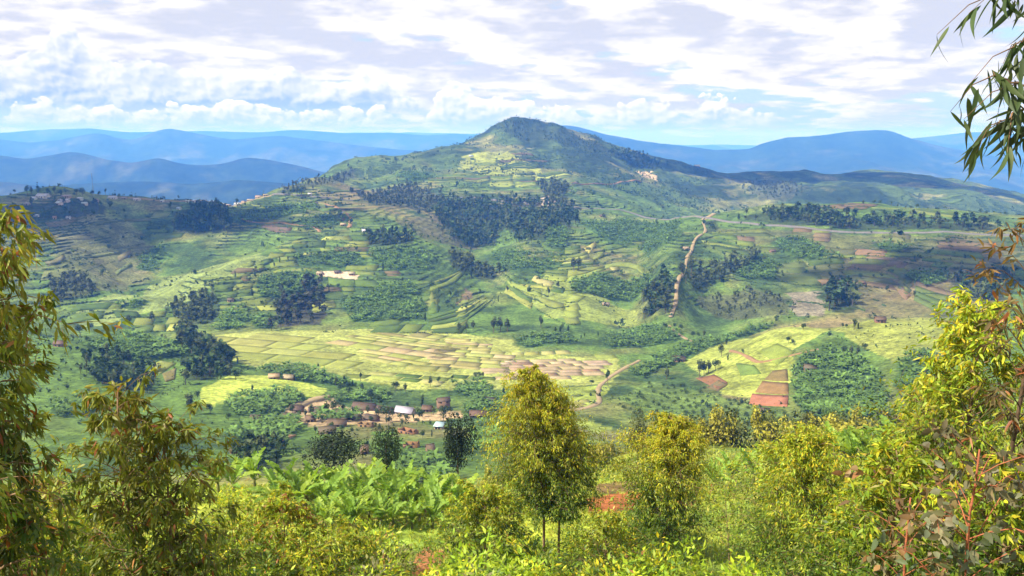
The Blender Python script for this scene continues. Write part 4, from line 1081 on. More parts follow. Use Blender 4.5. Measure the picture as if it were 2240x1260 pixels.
# ------------------------------------------------------------------ middle-distance vegetation
def cards(n, centre, rad, size, seed, lumps=7, colr=(0.05, 0.085, 0.025), var=0.3, tall=1.0):
    """leaf clumps spread through the lumps of a crown"""
    r2 = np.random.default_rng(seed)
    d = r2.normal(size=(lumps, 3)); d /= np.linalg.norm(d, axis=1, keepdims=True)
    lc = d * np.array(rad) * r2.uniform(0.25, 0.72, (lumps, 1))
    li = r2.integers(lumps, size=n)
    e = r2.normal(size=(n, 3)); e /= np.linalg.norm(e, axis=1, keepdims=True)
    lr = r2.uniform(0.42, 0.62, lumps)
    p = lc[li] + e * np.array(rad) * (lr[li] * r2.uniform(0.35, 1.0, n) ** 0.5)[:, None]
    nrm = e + r2.normal(size=(n, 3)) * 0.55 + np.array([0, 0, 0.25])
    nrm /= np.linalg.norm(nrm, axis=1, keepdims=True)
    t = np.cross(nrm, r2.normal(size=(n, 3))); t /= np.linalg.norm(t, axis=1, keepdims=True) + 1e-9
    b = np.cross(nrm, t)
    s = size * r2.uniform(0.6, 1.35, (n, 1))
    k4 = r2.uniform(0.5, 1.1, (n, 4, 1))
    V = np.stack([p - t * s * k4[:, 0], p + b * s * 0.7 * k4[:, 1], p + t * s * k4[:, 2], p - b * s * 0.7 * k4[:, 3]], 1) + np.array(centre)
    V += (r2.normal(size=V.shape) * 0.12 * size)
    lv = 1 + var * r2.uniform(-1, 1, (lumps, 1))
    c = np.asarray(colr) * lv[li] * (1 + 0.18 * r2.uniform(-1, 1, (n, 1)))
    F4 = np.arange(n * 4).reshape(n, 4)
    return V.reshape(-1, 3), F4, np.repeat(c, 4, axis=0)
LC = {'deep': (0.020, 0.034, 0.015), 'dark': (0.044, 0.076, 0.023), 'olive': (0.085, 0.108, 0.034), 'plum': (0.055, 0.060, 0.036), 'scrub': (0.07, 0.085, 0.036), 'green': (0.060, 0.105, 0.028), 'mid': (0.048, 0.080, 0.024), 'gold': (0.32, 0.30, 0.04), 'pale': (0.115, 0.135, 0.05)}
SHAPE = {'round': ((0, 0, .60), (.36, .36, .38), .28), 'euc': ((0, 0, .64), (.23, .23, .37), .38), 'column': ((0, 0, .53), (.13, .13, .47), .14), 'spread': ((0, 0, .66), (.52, .52, .32), .40), 'bush': ((0, 0, .40), (.55, .55, .46), .12), 'slim': ((0, 0, .72), (.16, .16, .28), .55)}
def tree_template(shape, colr, n, size, seed, lumps=7):
    ctr, rad, th = SHAPE[shape]
    V, F4, c = cards(n, ctr, rad, size, seed, lumps, LC[colr])
    tv, tp = tube([(0, 0, -0.08), (0.01, 0, th), (0.0, 0.01, ctr[2] + rad[2] * 0.4)], [0.028, 0.02, 0.006], 4, False)
    return V, F4, c, tv, tp[0]
# scattered trees joined into a mass (forest, grove, hedge)
def mass(name, templ, pos, hs, label, colmul=None, trunk=True, seed=0, parent=None, mat='mass', sink=0.3, cat=None):
    r2 = np.random.default_rng(seed)
    b = MB()
    zs = hz(pos[:, 0], pos[:, 1])
    for i, ((x, y), h) in enumerate(zip(pos, hs)):
        V, F4, c, tv, tp = templ[r2.integers(len(templ))]
        a = r2.uniform(0, 6.283); ca, sa = math.cos(a), math.sin(a)
        Rm = np.array([[ca, sa, 0], [-sa, ca, 0], [0, 0, 1]]) * h
        wv = r2.uniform(0.8, 1.25); Rm[:2] *= wv
        o = np.array([x, y, zs[i] - sink])
        cm = r2.uniform(0.78, 1.22)
        b.put(V @ Rm + o, [F4], c * cm)
        if trunk: b.put(tv @ Rm + o, [tp], (0.09, 0.07, 0.05))
    ob = link(name, b.mesh(name, [M[mat]]), parent)
    if parent is None: tag(ob, label, cat, None, 'stuff')
    else: ob['kind'] = 'stuff'
    return ob
def fill(poly, spacing, seed, jitter=0.45, y_sq=1.0):
    r2 = np.random.default_rng(seed)
    pa = np.array(poly)
    xs = np.arange(pa[:, 0].min(), pa[:, 0].max() + spacing, spacing); ys = np.arange(pa[:, 1].min(), pa[:, 1].max() + spacing * y_sq, spacing * y_sq)
    X, Y = np.meshgrid(xs, ys); X = X.ravel() + r2.uniform(-1, 1, X.size) * spacing * jitter; Y = Y.ravel() + r2.uniform(-1, 1, Y.size) * spacing * jitter * y_sq
    wob = 0.008 * pa[:, 1].mean()
    s_ = inpoly(X + wob * fbm(X, Y, 16, 2, 0.5, 43), Y + wob * fbm(X, Y, 16, 2, 0.5, 44), poly) & (Y > 30)
    return np.stack([X[s_], Y[s_]], 1)
FL = {'f1': 'square dark wood below the ridge village saddle', 'f2': 'dark wood strung along the slope of the ridge village', 'f3': 'dark ravine wood left of the mountain gully', 'f4': 'dark ravine wood below the pale quarry scar',
      'f5': 'dark scrub on the steep slope under the mountain road', 'f6': 'dark roadside wood along the level tarred road', 'f7': 'olive row of trees running uphill from the eroded track', 'f7b': 'dark wood left of the eroded track',
      'f8': 'plum dark wood between the banana groves above the paddies', 'f9': 'olive block of young trees on the left of the terraced slope', 'f10': 'dark plantation on the spur behind the left saplings', 'f10b': 'dark wood at the tip of the left spur by the paddies',
      'f12': 'small dark wood on the upper terraces', 'f13': 'tall dark clump alone on the brown right hillside', 'f14': 'small dark clump beside the pass', 'f15': 'dark wood on the right shoulder of the mountain', 'f16': 'dark low brush covering the foot of the right hillside',
      'f17': 'slender row of olive trees stepping down into the gully', 'f18': 'dark wood at the right edge of the brown hillside', 'f19': 'bluish scrub at the left end of the side valley', 'f20': 'olive wood above the road bend', 'f21': 'scrub wood on the left flank of the mountain',
      'f22': 'dark young trees below the left banana plants', 'f23': 'low dark wood capping the mountain summit', 'f24': 'scrub patch on the far right ridge'}
FT = {cn: [tree_template(sh, cn, 33, 0.16, 100 + i, 6) for i, sh in enumerate(['euc', 'round', 'euc', 'round', 'column'])] for cn in ('dark', 'olive', 'plum', 'scrub', 'green')}
FT['dark'] = FT['dark'] + FT['olive'][:2] + FT['green'][:1] + [tree_template('slim', 'olive', 40, 0.12, 130, 5)]
FT['plum'] = FT['plum'] + FT['dark'][:2] + FT['olive'][:1]
ntot = 0
for i, (nme, (pl, h, sp, cn)) in enumerate(FOREST.items()):
    P = fill(FW[nme], sp * 1.12, 200 + i, 0.6)
    dn_ = fbm(P[:, 0], P[:, 1], sp * 6, 3, 0.5, 300 + i) if len(P) else np.zeros(0)
    P = P[dn_ > -0.22]
    if len(P) > 420: P = P[np.random.default_rng(i).permutation(len(P))[:420]]
    ca_ = np.mean(np.array(FW[nme])[:, :2], axis=0)
    ring = fill([tuple(ca_ + (np.array(q_[:2]) - ca_) * 1.22) for q_ in FW[nme]], sp * 1.9, 260 + i, 0.8)
    if len(ring) and nme not in ('f23', 'f21'): P = np.concatenate([P, ring[np.random.default_rng(i).random(len(ring)) < .45]])
    ntot += len(P)
    if len(P): mass('woodland', FT[cn], P, h * np.random.default_rng(i).uniform(0.4, 1.2, len(P)), FL[nme], seed=i)
print('FOREST TREES', ntot)
# banana groves: low fans of arching leaves
def banana_low(seed, nl=8):
    r2 = np.random.default_rng(seed); b = MB()
    for j in range(nl):
        a = j * 2.4 + r2.uniform(-.3, .3); up = r2.uniform(0.35, 1.2); L = r2.uniform(0.55, 0.85)
        d = np.array([math.cos(a), math.sin(a), 0]); s = np.array([-d[1], d[0], 0]) * r2.uniform(0.09, 0.14)
        p0 = np.array([0, 0, 0.42]); p1 = p0 + d * L * 0.45 * math.cos(up) + np.array([0, 0, L * 0.6 * math.sin(up)]); p2 = p1 + d * L * 0.5 + np.array([0, 0, L * 0.25 * (math.sin(up) - 0.75)])
        b.put([p0 - s * .3, p0 + s * .3, p1 + s, p1 - s, p2 + s * .35, p2 - s * .35], [[(0, 1, 2, 3), (3, 2, 4, 5)]], np.array((0.105, 0.185, 0.036)) * r2.uniform(0.7, 1.35))
    V = np.concatenate(b.V); c = np.concatenate(b.C)
    F4 = np.concatenate(b.P[(4, 0)])
    tv, tp = tube([(0, 0, -0.1), (0, 0, 0.45)], [0.05, 0.03], 3, False)
    return V, F4, c, tv, tp[0]
BT = [banana_low(300 + i) for i in range(6)]
GLAB = {'b1': 'banana grove left of the pale yards on the terraced slope', 'b2': 'large dark banana grove just above the paddies', 'b3': 'banana grove on the terrace above the large dark one', 'b4': 'banana grove at the lower left of the terraced slope', 'b5': 'small banana grove beside the plum dark wood',
        'b13': 'biggest banana grove, filling the hollow right of the red plots', 'b14': 'banana grove behind the tall yellow tree at the right', 'b15': 'long banana strip along the edge of the light green spur', 'b17': 'banana grove above the village beside the bright meadow', 'b18': 'banana grove left below the village yards',
        'b8': 'banana grove across the middle of the gully', 'b9': 'banana grove under the tarred road near the pass', 'b10': 'bright banana grove above the dark brush', 'b11': 'banana patch under the roadside wood', 'b16': 'banana grove at the valley edge by the eroded track', 'b20': 'banana grove right of the dark oval tree',
        'b23': 'banana plants covering the top of the left spur', 'b38': 'banana grove below the near row of banana plants'}
gi = 0
for nme, pl in GW.items():
    d = np.mean([p[1] for p in pl])
    sp = 3.0 if d < 520 else (3.5 if d < 760 else 4.6)
    P = fill(pl, sp, 400 + gi, y_sq=1.15)
    if len(P) > 900: P = P[np.random.default_rng(gi).permutation(len(P))[:900]]
    if len(P) == 0: continue
    r3 = np.random.default_rng(gi)
    cxp, cyp = np.mean([q[0] for q in GROVE[nme]]), np.mean([q[1] for q in GROVE[nme]])
    lab = GLAB.get(nme)
    if lab is None:
        where = ('upper ' if cyp < 520 else 'middle ' if cyp < 700 else 'lower ') + ('left' if cxp < 700 else 'centre' if cxp < 1300 else 'right')
        near = min((k_ for k_ in FOREST), key=lambda k_: abs(np.mean([q[0] for q in FOREST[k_][0]]) - cxp) + abs(np.mean([q[1] for q in FOREST[k_][0]]) - cyp))
        lab = 'banana grove at ' + where + ', near the ' + ' '.join(FL[near].split()[:5])
    mass('banana_grove', BT, P, r3.uniform(2.2, 5.4, len(P)) * (1.0 if d < 600 else 1.15), lab, trunk=False, seed=gi, mat='mass', sink=0.2)
    gi += 1
# hedges on the terrace edges
HT = [(lambda t: (t[0], t[1], t[2], np.zeros((0, 3)), np.zeros((0, 4), int)))(tree_template('bush', 'green', 5, 0.42, 500 + i, 3)) for i in range(5)]
if hedge:
    hp = np.array(hedge)
    if len(hp) > 6000: hp = hp[np.random.default_rng(1).permutation(len(hp))[:6000]]
    mass('terrace_hedge', HT, hp, np.random.default_rng(2).uniform(0.9, 2.0, len(hp)), None, trunk=False, parent=ground, sink=0.1)

def stand(px, Y, py=1100):
    x = ucol(px, py) * Y
    return Vector((x, Y, float(hz(x, Y))))
def leaf_blades(P, D, L, W, colr, seed, fine=True, curl=0.25):
    """P base points, D directions, L lengths, W widths -> drooping lance-shaped leaves"""
    r2 = np.random.default_rng(seed)
    n = len(P)
    D = D / (np.linalg.norm(D, axis=1, keepdims=True) + 1e-9)
    S = np.cross(D, r2.normal(size=(n, 3))); S /= np.linalg.norm(S, axis=1, keepdims=True) + 1e-9
    B = np.cross(D, S)
    L, W = L[:, None], W[:, None]
    bend = (S * r2.uniform(-1, 1, (n, 1)) + B * r2.uniform(-0.6, 0.6, (n, 1))) * L * curl + np.array([0, 0, -1.0]) * L * curl * 0.6
    if fine:
        c1 = P + D * L * 0.30; c2 = P + D * L * 0.66 + bend * 0.35; tip = P + D * L + bend
        V = np.stack([P, c1 - S * W * .5 + B * W * .12, c1 + S * W * .5 + B * W * .12, c2 - S * W * .40 + B * W * .1, c2 + S * W * .40 + B * W * .1, tip, c1, c2], 1)
        i = np.arange(n)[:, None] * 8
        T3 = np.concatenate([i + np.array([[0, 1, 6]]), i + np.array([[0, 6, 2]]), i + np.array([[3, 5, 7]]), i + np.array([[7, 5, 4]])])
        Q4 = np.concatenate([i + np.array([[1, 3, 7, 6]]), i + np.array([[6, 7, 4, 2]])])
        return V.reshape(-1, 3), [T3, Q4], np.repeat(colr, 8, axis=0)
    c1 = P + D * L * 0.42 + bend * 0.15
    V = np.stack([P, c1 - S * W * .5, P + D * L + bend, c1 + S * W * .5], 1)
    return V.reshape(-1, 3), [np.arange(n * 4).reshape(n, 4)], np.repeat(colr, 4, axis=0)
GREENS = np.array([(0.065, 0.135, 0.014), (0.095, 0.175, 0.016), (0.140, 0.215, 0.018), (0.072, 0.120, 0.022), (0.185, 0.235, 0.024)])
GOLD = np.array([(0.54, 0.52, 0.022), (0.58, 0.48, 0.020), (0.44, 0.50, 0.028), (0.57, 0.40, 0.020)])
RUST = np.array([(0.30, 0.10, 0.03), (0.24, 0.08, 0.03), (0.34, 0.15, 0.05)])
LIME = np.array([(0.27, 0.37, 0.018), (0.34, 0.42, 0.022), (0.20, 0.31, 0.018)])
DARKL = np.array([(0.028, 0.045, 0.018), (0.036, 0.055, 0.02), (0.045, 0.055, 0.022)])
# ------------------------------------------------------------------ single trees of the middle distance
def tree_meshes(shape, cn, n, size, seed, lumps=9):
    V, F4, c, tv, tp = tree_template(shape, cn, n, size, seed, lumps)
    return mk('trunk', tv, [tp], [M['bark']], (0.12, 0.085, 0.055)), mk('crown', V, [F4], [M['leafmid']], c)
TM = {}
def tm(shape, cn, big=False):
    key = (shape, cn, big)
    if key not in TM:
        n, sz = (3200, 0.020) if big else (420, 0.052)
        TM[key] = [tree_meshes(shape, cn, n, sz, 900 + 7 * len(TM) + v, 16 if big else 8) for v in range(1 if big else 3)]
    return TM[key]
NAMES = {'round': 'round_tree', 'euc': 'eucalyptus_tree', 'column': 'columnar_tree', 'spread': 'spreading_tree', 'bush': 'shrub', 'slim': 'slim_tree'}
def put_tree(shape, cn, loc, h, label, group=None, cat='tree', big=False, seed=0, wide=1.0):
    r2 = np.random.default_rng(seed)
    o = tag(empty(NAMES[shape], (loc[0], loc[1], loc[2] - 0.1), r2.uniform(0, 6.28)), label, cat, group)
    w_ = h * wide * r2.uniform(.9, 1.15)
    o.scale = (w_, w_, h)
    ms = tm(shape, cn, big); m_ = ms[r2.integers(len(ms))]
    link('trunk', m_[0], o); link('crown', m_[1], o)
    return o
# trees at the edge of the near slope
for px, Y, py_top, shape, cn, wide, lab in (
        (1002, 78, 888, 'round', 'deep', 0.60, 'dark oval tree standing alone above the near banana row'), (845, 84, 925, 'round', 'mid', 0.70, 'olive green tree between the wide dark one and the dark oval one'),
        (728, 86, 935, 'spread', 'deep', 1.0, 'wide dark bushy tree left of the olive green tree'), (1395, 92, 893, 'round', 'pale', 0.62, 'pale feathery tree behind the rounded eucalyptus'), (1552, 118, 925, 'slim', 'mid', 0.8, 'thin pole tree with a small tuft above the golden bushes'),
        (1700, 128, 930, 'bush', 'mid', 0.7, 'round dark tree standing out of the golden bush belt'), (1815, 158, 888, 'spread', 'green', 0.55, 'flat topped dark pine above the golden bush belt'), (1757, 120, 905, 'slim', 'pale', 0.9, 'pale slim tree rising from the golden bush belt')):
    p_ = stand(px, Y, 1000)
    h = traw(px, py_top) * Y - p_.z
    put_tree(shape, cn, p_, h, lab, None, 'tree', True, int(px), wide)
# golden eucalyptus coppice along the edge of the near slope
r7 = np.random.default_rng(77)
gold_tm = {}
CL = [[tree_meshes('bush', 'gold', 520, 0.055, 1500 + v, 12), tree_meshes('euc', 'gold', 520, 0.042, 1520 + v, 12), tree_meshes('bush', 'olive', 520, 0.055, 1540 + v, 12)] for v in range(3)]
for j in range(170):
    px = r7.uniform(1060, 2080)
    Y = r7.uniform(108, 172) if px > 1250 else r7.uniform(100, 150)
    p_ = stand(px, Y, 980)
    h = r7.uniform(4.5, 8.2) * (1.0 if px > 1450 else 0.75)
    kd = r7.choice(3, p=(.45, .3, .25))
    wz = 'left of the tall eucalyptus' if px < 1100 else 'between the tall and the rounded eucalyptus' if px < 1380 else 'around the thin pole tree' if px < 1620 else 'left of the flat topped pine' if px < 1815 else 'right of the flat topped pine'
    lab = ('golden green coppice bush ', 'upright golden coppice eucalyptus ', 'olive coppice bush ')[kd] + wz
    o = tag(empty('coppice_bush', (p_.x, p_.y, p_.z - .2), r7.uniform(0, 6.28)), lab, 'bush', lab.replace('bush', 'bushes'))
    o.scale = (h * .8, h * .8, h)
    m_ = CL[r7.integers(3)][kd]
    link('trunk', m_[0], o); link('crown', m_[1], o)
# listed trees: pixel of the foot, height in pixels, kind
ZONES = {}
def zone(px, py):
    if py < 445 and px < 420: return 'on the skyline of the ridge village'
    if py < 445 and px < 800: return 'at the road below the left flank of the mountain'
    if py < 400 and px < 1600: return 'on the skyline of the mountain'
    if py < 480: return 'on the knoll above the tarred road'
    if px > 1780 and py > 690: return 'on the crest of the light green spur'
    if px > 1500 and py > 690: return 'on the light green field spur'
    if px > 1380: return 'beside the eroded track on the right hillside'
    if px < 540 and py > 690: return 'on the left spur before the paddies'
    if py > 800:
        nh = min(HL, key=lambda h_: (h_[0] - px) ** 2 + 4 * (h_[1] - py) ** 2)[-1].split(' ')
        return 'close to the ' + ' '.join(nh[:7 if nh[6:7] and nh[6] not in ('the', 'of', 'in', 'a', 'two') else 4])
    if py > 690: return 'along the far edge of the paddies'
    if px < 450: return 'on the slopes of the left side valley'
    if px < 1000: return 'on the terraces above the paddies'
    return 'in the gully between the hillsides'
T_LIST = '''176,735,30,r 200,725,20,r 252,730,20,r 290,730,14,r 283,718,28,e 333,705,25,e 368,672,12,c 400,768,48,e 420,775,45,r 436,780,40,e 470,802,35,e 490,808,30,e 503,822,20,r 520,795,16,c 526,818,16,b 417,905,45,e 437,890,12,c 460,905,25,r 432,872,18,r 553,862,20,s 505,868,9,b 515,868,8,b
468,632,15,c 551,647,16,c 558,607,15,c 515,607,15,c 710,828,20,c 697,812,18,s 705,815,10,c 655,802,12,s 663,805,12,s 735,845,24,e 754,842,25,c 758,832,12,c 772,842,12,c 789,834,20,s 747,860,25,r 763,865,20,r 792,855,18,r 812,880,30,r 830,885,25,r 887,858,20,e 865,855,25,r 942,846,25,e 959,838,16,r 924,892,34,c 891,892,14,r
1050,828,16,r 1040,828,15,r 1057,828,14,e 990,832,12,r 1102,868,28,c 683,912,30,e 715,908,30,e 735,905,35,r 773,914,25,c 783,908,20,c 845,922,40,r 917,922,30,r 890,924,20,r 970,922,36,r 657,898,14,r 676,607,14,c 838,592,18,c 855,590,12,c 956,577,12,c 1030,608,25,c 880,614,8,r 930,702,18,c 1080,728,35,e 1095,726,34,e 1110,726,30,e 1020,728,25,e 1005,730,25,e 1035,724,22,e 1183,718,28,e
1215,730,18,c 1225,730,20,c 1243,728,18,c 1230,724,16,r 1308,738,16,c 1271,742,12,c 1278,738,12,c 1329,842,34,s 1294,842,14,r 1458,830,26,e 1530,825,38,e 1540,820,32,e 1550,816,28,e 1565,810,25,r 1578,780,26,e 1592,788,14,c 1625,774,12,r 1589,754,16,c 1725,752,18,r 1735,755,14,r 1517,738,16,r 1528,738,12,r 1539,738,18,e 1455,718,14,r 1475,720,14,r 1490,725,16,r 1512,604,42,e 1490,608,35,e 1500,620,32,e 1430,652,40,e 1445,662,40,e 1460,664,36,e 1410,698,28,e
1255,592,30,e 1265,592,28,e 1200,648,20,e 1220,632,18,e 1843,718,12,r 1852,718,12,r 1868,722,25,e 1877,719,14,c 1757,722,18,r 1846,776,22,r 1860,779,24,e 1875,779,24,e 1890,769,20,r 1881,612,16,r 1830,611,10,r 2067,598,18,c 1887,450,12,e 1912,446,9,r 1925,447,10,r 1950,450,10,s 1963,455,9,e 1981,458,9,e 1992,458,9,r 2005,456,12,r 1729,475,14,r 2158,468,10,b 2200,470,10,b
32,420,10,r 60,426,20,r 70,426,18,e 85,425,16,r 105,425,14,r 120,425,18,e 133,429,15,r 168,428,16,r 181,430,20,r 202,430,14,r 217,430,12,r 231,424,14,s 261,433,10,r 383,440,6,r 337,440,6,b 205,474,16,r 272,468,12,r 240,548,15,r 270,525,10,r 225,604,18,r 640,430,20,r 660,430,25,r 650,428,22,e 622,428,14,r 685,416,10,e 865,352,10,r 880,354,9,r 905,352,9,r 958,336,8,r 988,331,6,r 1345,326,8,e 1385,336,8,r 1398,338,9,e 1407,337,8,e
612,575,14,c 630,570,12,c 700,560,12,r 780,550,12,r 870,570,14,c 905,560,12,r 640,545,10,c 560,590,10,r 520,640,12,r 450,625,10,r 420,600,10,c 600,585,14,c 720,640,14,c 740,630,12,r 960,640,12,c 985,650,14,r 1050,640,10,r 1090,660,14,c 1110,640,16,e 1150,620,14,r 1170,660,12,c 1340,560,12,r 1300,580,14,e 1360,600,10,c 1700,600,10,r 1650,545,14,e 1610,540,12,s 1585,560,10,c 1760,560,14,r 1950,600,12,r 2000,570,14,c 2030,560,16,r 2110,570,12,r 1940,640,16,r 2000,650,14,e 1720,470,12,e 1740,480,14,e'''
T_LIST += ''' 590,905,20,r 655,915,18,r 760,922,22,r 782,926,18,e 812,928,20,r 850,932,24,r 880,935,20,e 912,930,18,r 705,925,20,r 725,938,18,r 640,906,22,r 668,912,18,e 705,912,20,r 728,915,16,c 752,905,22,e 790,912,18,r 805,908,22,e 826,915,24,r 860,915,20,e 875,920,18,r 905,918,16,c 925,912,20,r 948,908,18,e 985,908,20,r 1000,915,16,r 640,940,20,r 690,948,18,e 750,945,20,r 770,950,16,r 830,945,20,e 860,955,18,r 925,960,20,r 945,955,16,c 985,950,18,r 870,985,18,r 830,975,16,e 580,930,18,r 610,960,20,e 545,985,22,r 500,920,18,r'''
KIND = {'r': 'round', 'e': 'euc', 'c': 'column', 's': 'slim', 'b': 'bush'}
ADJ = {'r': 'round dark tree', 'e': 'loose eucalyptus', 'c': 'dark columnar tree', 's': 'slim tree with bare stem', 'b': 'dark low bush'}
WID = {'r': 0.95, 'e': 0.95, 'c': 0.9, 's': 0.9, 'b': 1.0}
for i, tkn in enumerate(T_LIST.split()):
    px, py, hp, kd = tkn.split(','); px, py, hp = float(px), float(py), float(hp)
    p_ = at(px, py, MID)
    dep = p_.y * math.cos(PITCH) - p_.z * math.sin(PITCH)
    lab = ADJ[kd] + ' ' + zone(px, py)
    put_tree(KIND[kd], 'dark' if (i % 3 and kd != 'e') else ('mid' if kd != 'e' else 'olive'), p_, hp * dep / F * 1.08, lab, lab + 's', 'bush' if kd == 'b' else 'tree', False, i, WID[kd])
# round shrubs planted over the flank of the spur
r8 = np.random.default_rng(88)
pl = wpoly([(1350, 885), (1420, 840), (1500, 838), (1560, 862), (1640, 890), (1720, 905), (1735, 940), (1640, 958), (1520, 950), (1400, 925)], MID)
SP = fill(pl, 6.0, 89, 0.5, 1.25)
SP = SP[r8.permutation(len(SP))[:190]]
for i, (x, y) in enumerate(SP):
    put_tree('bush', 'mid', (x, y, float(hz(x, y))), r8.uniform(1.9, 3.4), 'round dark shrub planted on the flank below the light green spur', 'shrubs planted on the spur flank', 'shrub', False, 2000 + i, 0.8)
# orchard of small trees on the terraces
pl = wpoly([(945, 635), (1040, 618), (1095, 655), (1080, 672), (980, 675)], MID)
OP = fill(pl, 5.5, 90, 0.35, 1.3)[:70]
for i, (x, y) in enumerate(OP):
    put_tree('bush', 'dark', (x, y, float(hz(x, y))), r8.uniform(1.6, 2.6), 'small dark fruit tree of the orchard rows on the terraces', 'orchard trees', 'tree', False, 2500 + i, 0.7)
# bushes, weeds and saplings nobody could count
b_poly = [(u_ * y_, y_) for u_, y_ in ((-.72, 250), (.72, 250), (.72, 1000), (-.72, 1000))]
cand = np.stack([r8.uniform(-.70, .70, 26000), np.exp(r8.uniform(math.log(250), math.log(1700), 26000))], 1)
cx_, cy_ = cand[:, 0] * cand[:, 1], cand[:, 1]
den = fbm(cx_, cy_, 60, 3, 0.55, 91)
zz_ = hz(cx_, cy_)
ok = (den > 0.04) & ~((np.abs(zz_ + 139.5) < 4.5) & (cy_ > 400) & (cy_ < 640))
for pl_ in list(BW.values()): ok &= ~inpoly(cx_, cy_, pl_)
for q_ in ([(436, 850), (500, 822), (590, 822), (720, 850), (690, 872), (560, 858), (450, 890)], [(1500, 790), (1600, 745), (1760, 712), (1820, 720), (1740, 770), (1700, 880), (1580, 860), (1540, 820)]):
    ok &= ~inpoly(cx_, cy_, wpoly(q_, MID))
sp_ = np.stack([cx_[ok], cy_[ok]], 1)[:7800]
ST = [tree_template(sh, cn, 12, 0.24, 1700 + i, 4) for i, (sh, cn) in enumerate([('bush', 'mid'), ('round', 'dark'), ('bush', 'green'), ('euc', 'olive'), ('column', 'dark'), ('bush', 'dark')])]
mu = r8.uniform(ucol(880, 350), ucol(1560, 380), 5200); my_ = r8.uniform(1480, 2080, 5200); mx_ = mu * my_
mk_ = fbm(mx_, my_, 90, 3, 0.55, 95) > 0.0
mp = np.stack([mx_[mk_], my_[mk_]], 1)[:2300]
mass('woodland', [tree_template(sh, cn, 10, 0.26, 1750 + i, 3) for i, (sh, cn) in enumerate([('bush', 'dark'), ('round', 'dark'), ('bush', 'mid'), ('euc', 'dark')])], mp, r8.uniform(2.0, 6.5, len(mp)), 'scrub and low trees scattered over the upper mountain', trunk=False, seed=6, sink=0.2)
mass('shrubbery', ST, sp_, np.exp(r8.normal(0.45, 0.55, len(sp_))) * np.clip(sp_[:, 1] / 600, .6, 1.8), 'loose bushes and small trees dotted over the slopes', trunk=False, seed=5, sink=0.2)

# ------------------------------------------------------------------ near undergrowth and grass
def tuft_mesh(seed, n, h, sp, cols, flat=0.5):
    r2 = np.random.default_rng(seed)
    P = np.stack([r2.normal(size=n) * sp, r2.normal(size=n) * sp, np.zeros(n)], 1)
    D = np.stack([r2.normal(size=n) * flat, r2.normal(size=n) * flat, np.ones(n)], 1)
    return P, D, h * r2.uniform(.5, 1.2, n), cols[r2.integers(len(cols), size=n)]
GR = np.array([(0.28, 0.34, 0.036), (0.36, 0.39, 0.04), (0.21, 0.30, 0.034), (0.40, 0.37, 0.06), (0.16, 0.24, 0.03)])
r9 = np.random.default_rng(101)
N = 52000
yy_ = np.exp(r9.uniform(math.log(18), math.log(135), N)); uu_ = r9.uniform(-.74, .74, N)
xx_ = uu_ * yy_
okg = np.ones(N, bool)
for n_ in ('redfg', 'redfg2', 'redfg3', 'field1'): okg &= ~(inpoly(xx_, yy_, BW[n_]) & (r9.random(N) < 0.93))
xx_, yy_ = xx_[okg], yy_[okg]; n_ = len(xx_)
P = np.stack([xx_, yy_, hz(xx_, yy_) - 0.03], 1)
D = np.stack([r9.normal(size=n_) * .5, r9.normal(size=n_) * .5, np.ones(n_)], 1)
gl = r9.uniform(.18, .5, n_) * (1 + yy_ / 90)
V, polys, cc = leaf_blades(P, D, gl, gl * 0.20, GR[r9.integers(5, size=n_)] * r9.uniform(.8, 1.2, (n_, 1)), 102, False, 0.5)
tag(link('grass', mk('grass', V, polys, [M['leaf']], cc)), 'yellow green grass over the near slope', 'grass', None, 'stuff')
# low leafy weeds
def weed_mesh(seed, cols, n=420, lw=(0.13, 0.05)):
    r2 = np.random.default_rng(seed)
    e = r2.normal(size=(n, 3)); e /= np.linalg.norm(e, axis=1, keepdims=True); e[:, 2] = np.abs(e[:, 2])
    P = e * np.array([.62, .62, .8]) * (r2.uniform(.25, 1, (n, 1)) ** .45) * (1 + .25 * np.sin(e[:, :1] * 5 + seed))
    D = e + r2.normal(size=(n, 3)) * .7
    c = cols[r2.integers(len(cols), size=n)] * r2.uniform(.75, 1.25, (n, 1))
    V, polys, cc = leaf_blades(P, D, np.full(n, lw[0]) * r2.uniform(.7, 1.3, n), np.full(n, lw[1]), c, seed, False, .2)
    b = MB(); b.put(V, polys, cc)
    return mk('shrub', V, polys, [M['leaf']], cc)
WC = [LIME, np.concatenate([LIME, GOLD[:2]]), np.concatenate([GREENS, LIME]), np.concatenate([GOLD, LIME, RUST[2:]]), np.array([(0.17, 0.16, 0.06), (0.20, 0.20, 0.06), (0.13, 0.15, 0.04)])]
WL = ['lime green weed bush on the near slope', 'yellow lime weed bush on the near slope', 'green leafy weed bush on the near slope', 'golden and rust weed bush on the near slope', 'dull straw green weed bush on the near slope']
WM = [[weed_mesh(1800 + 10 * i + v, WC[i]) for v in range(2)] for i in range(5)]
cnt = 0
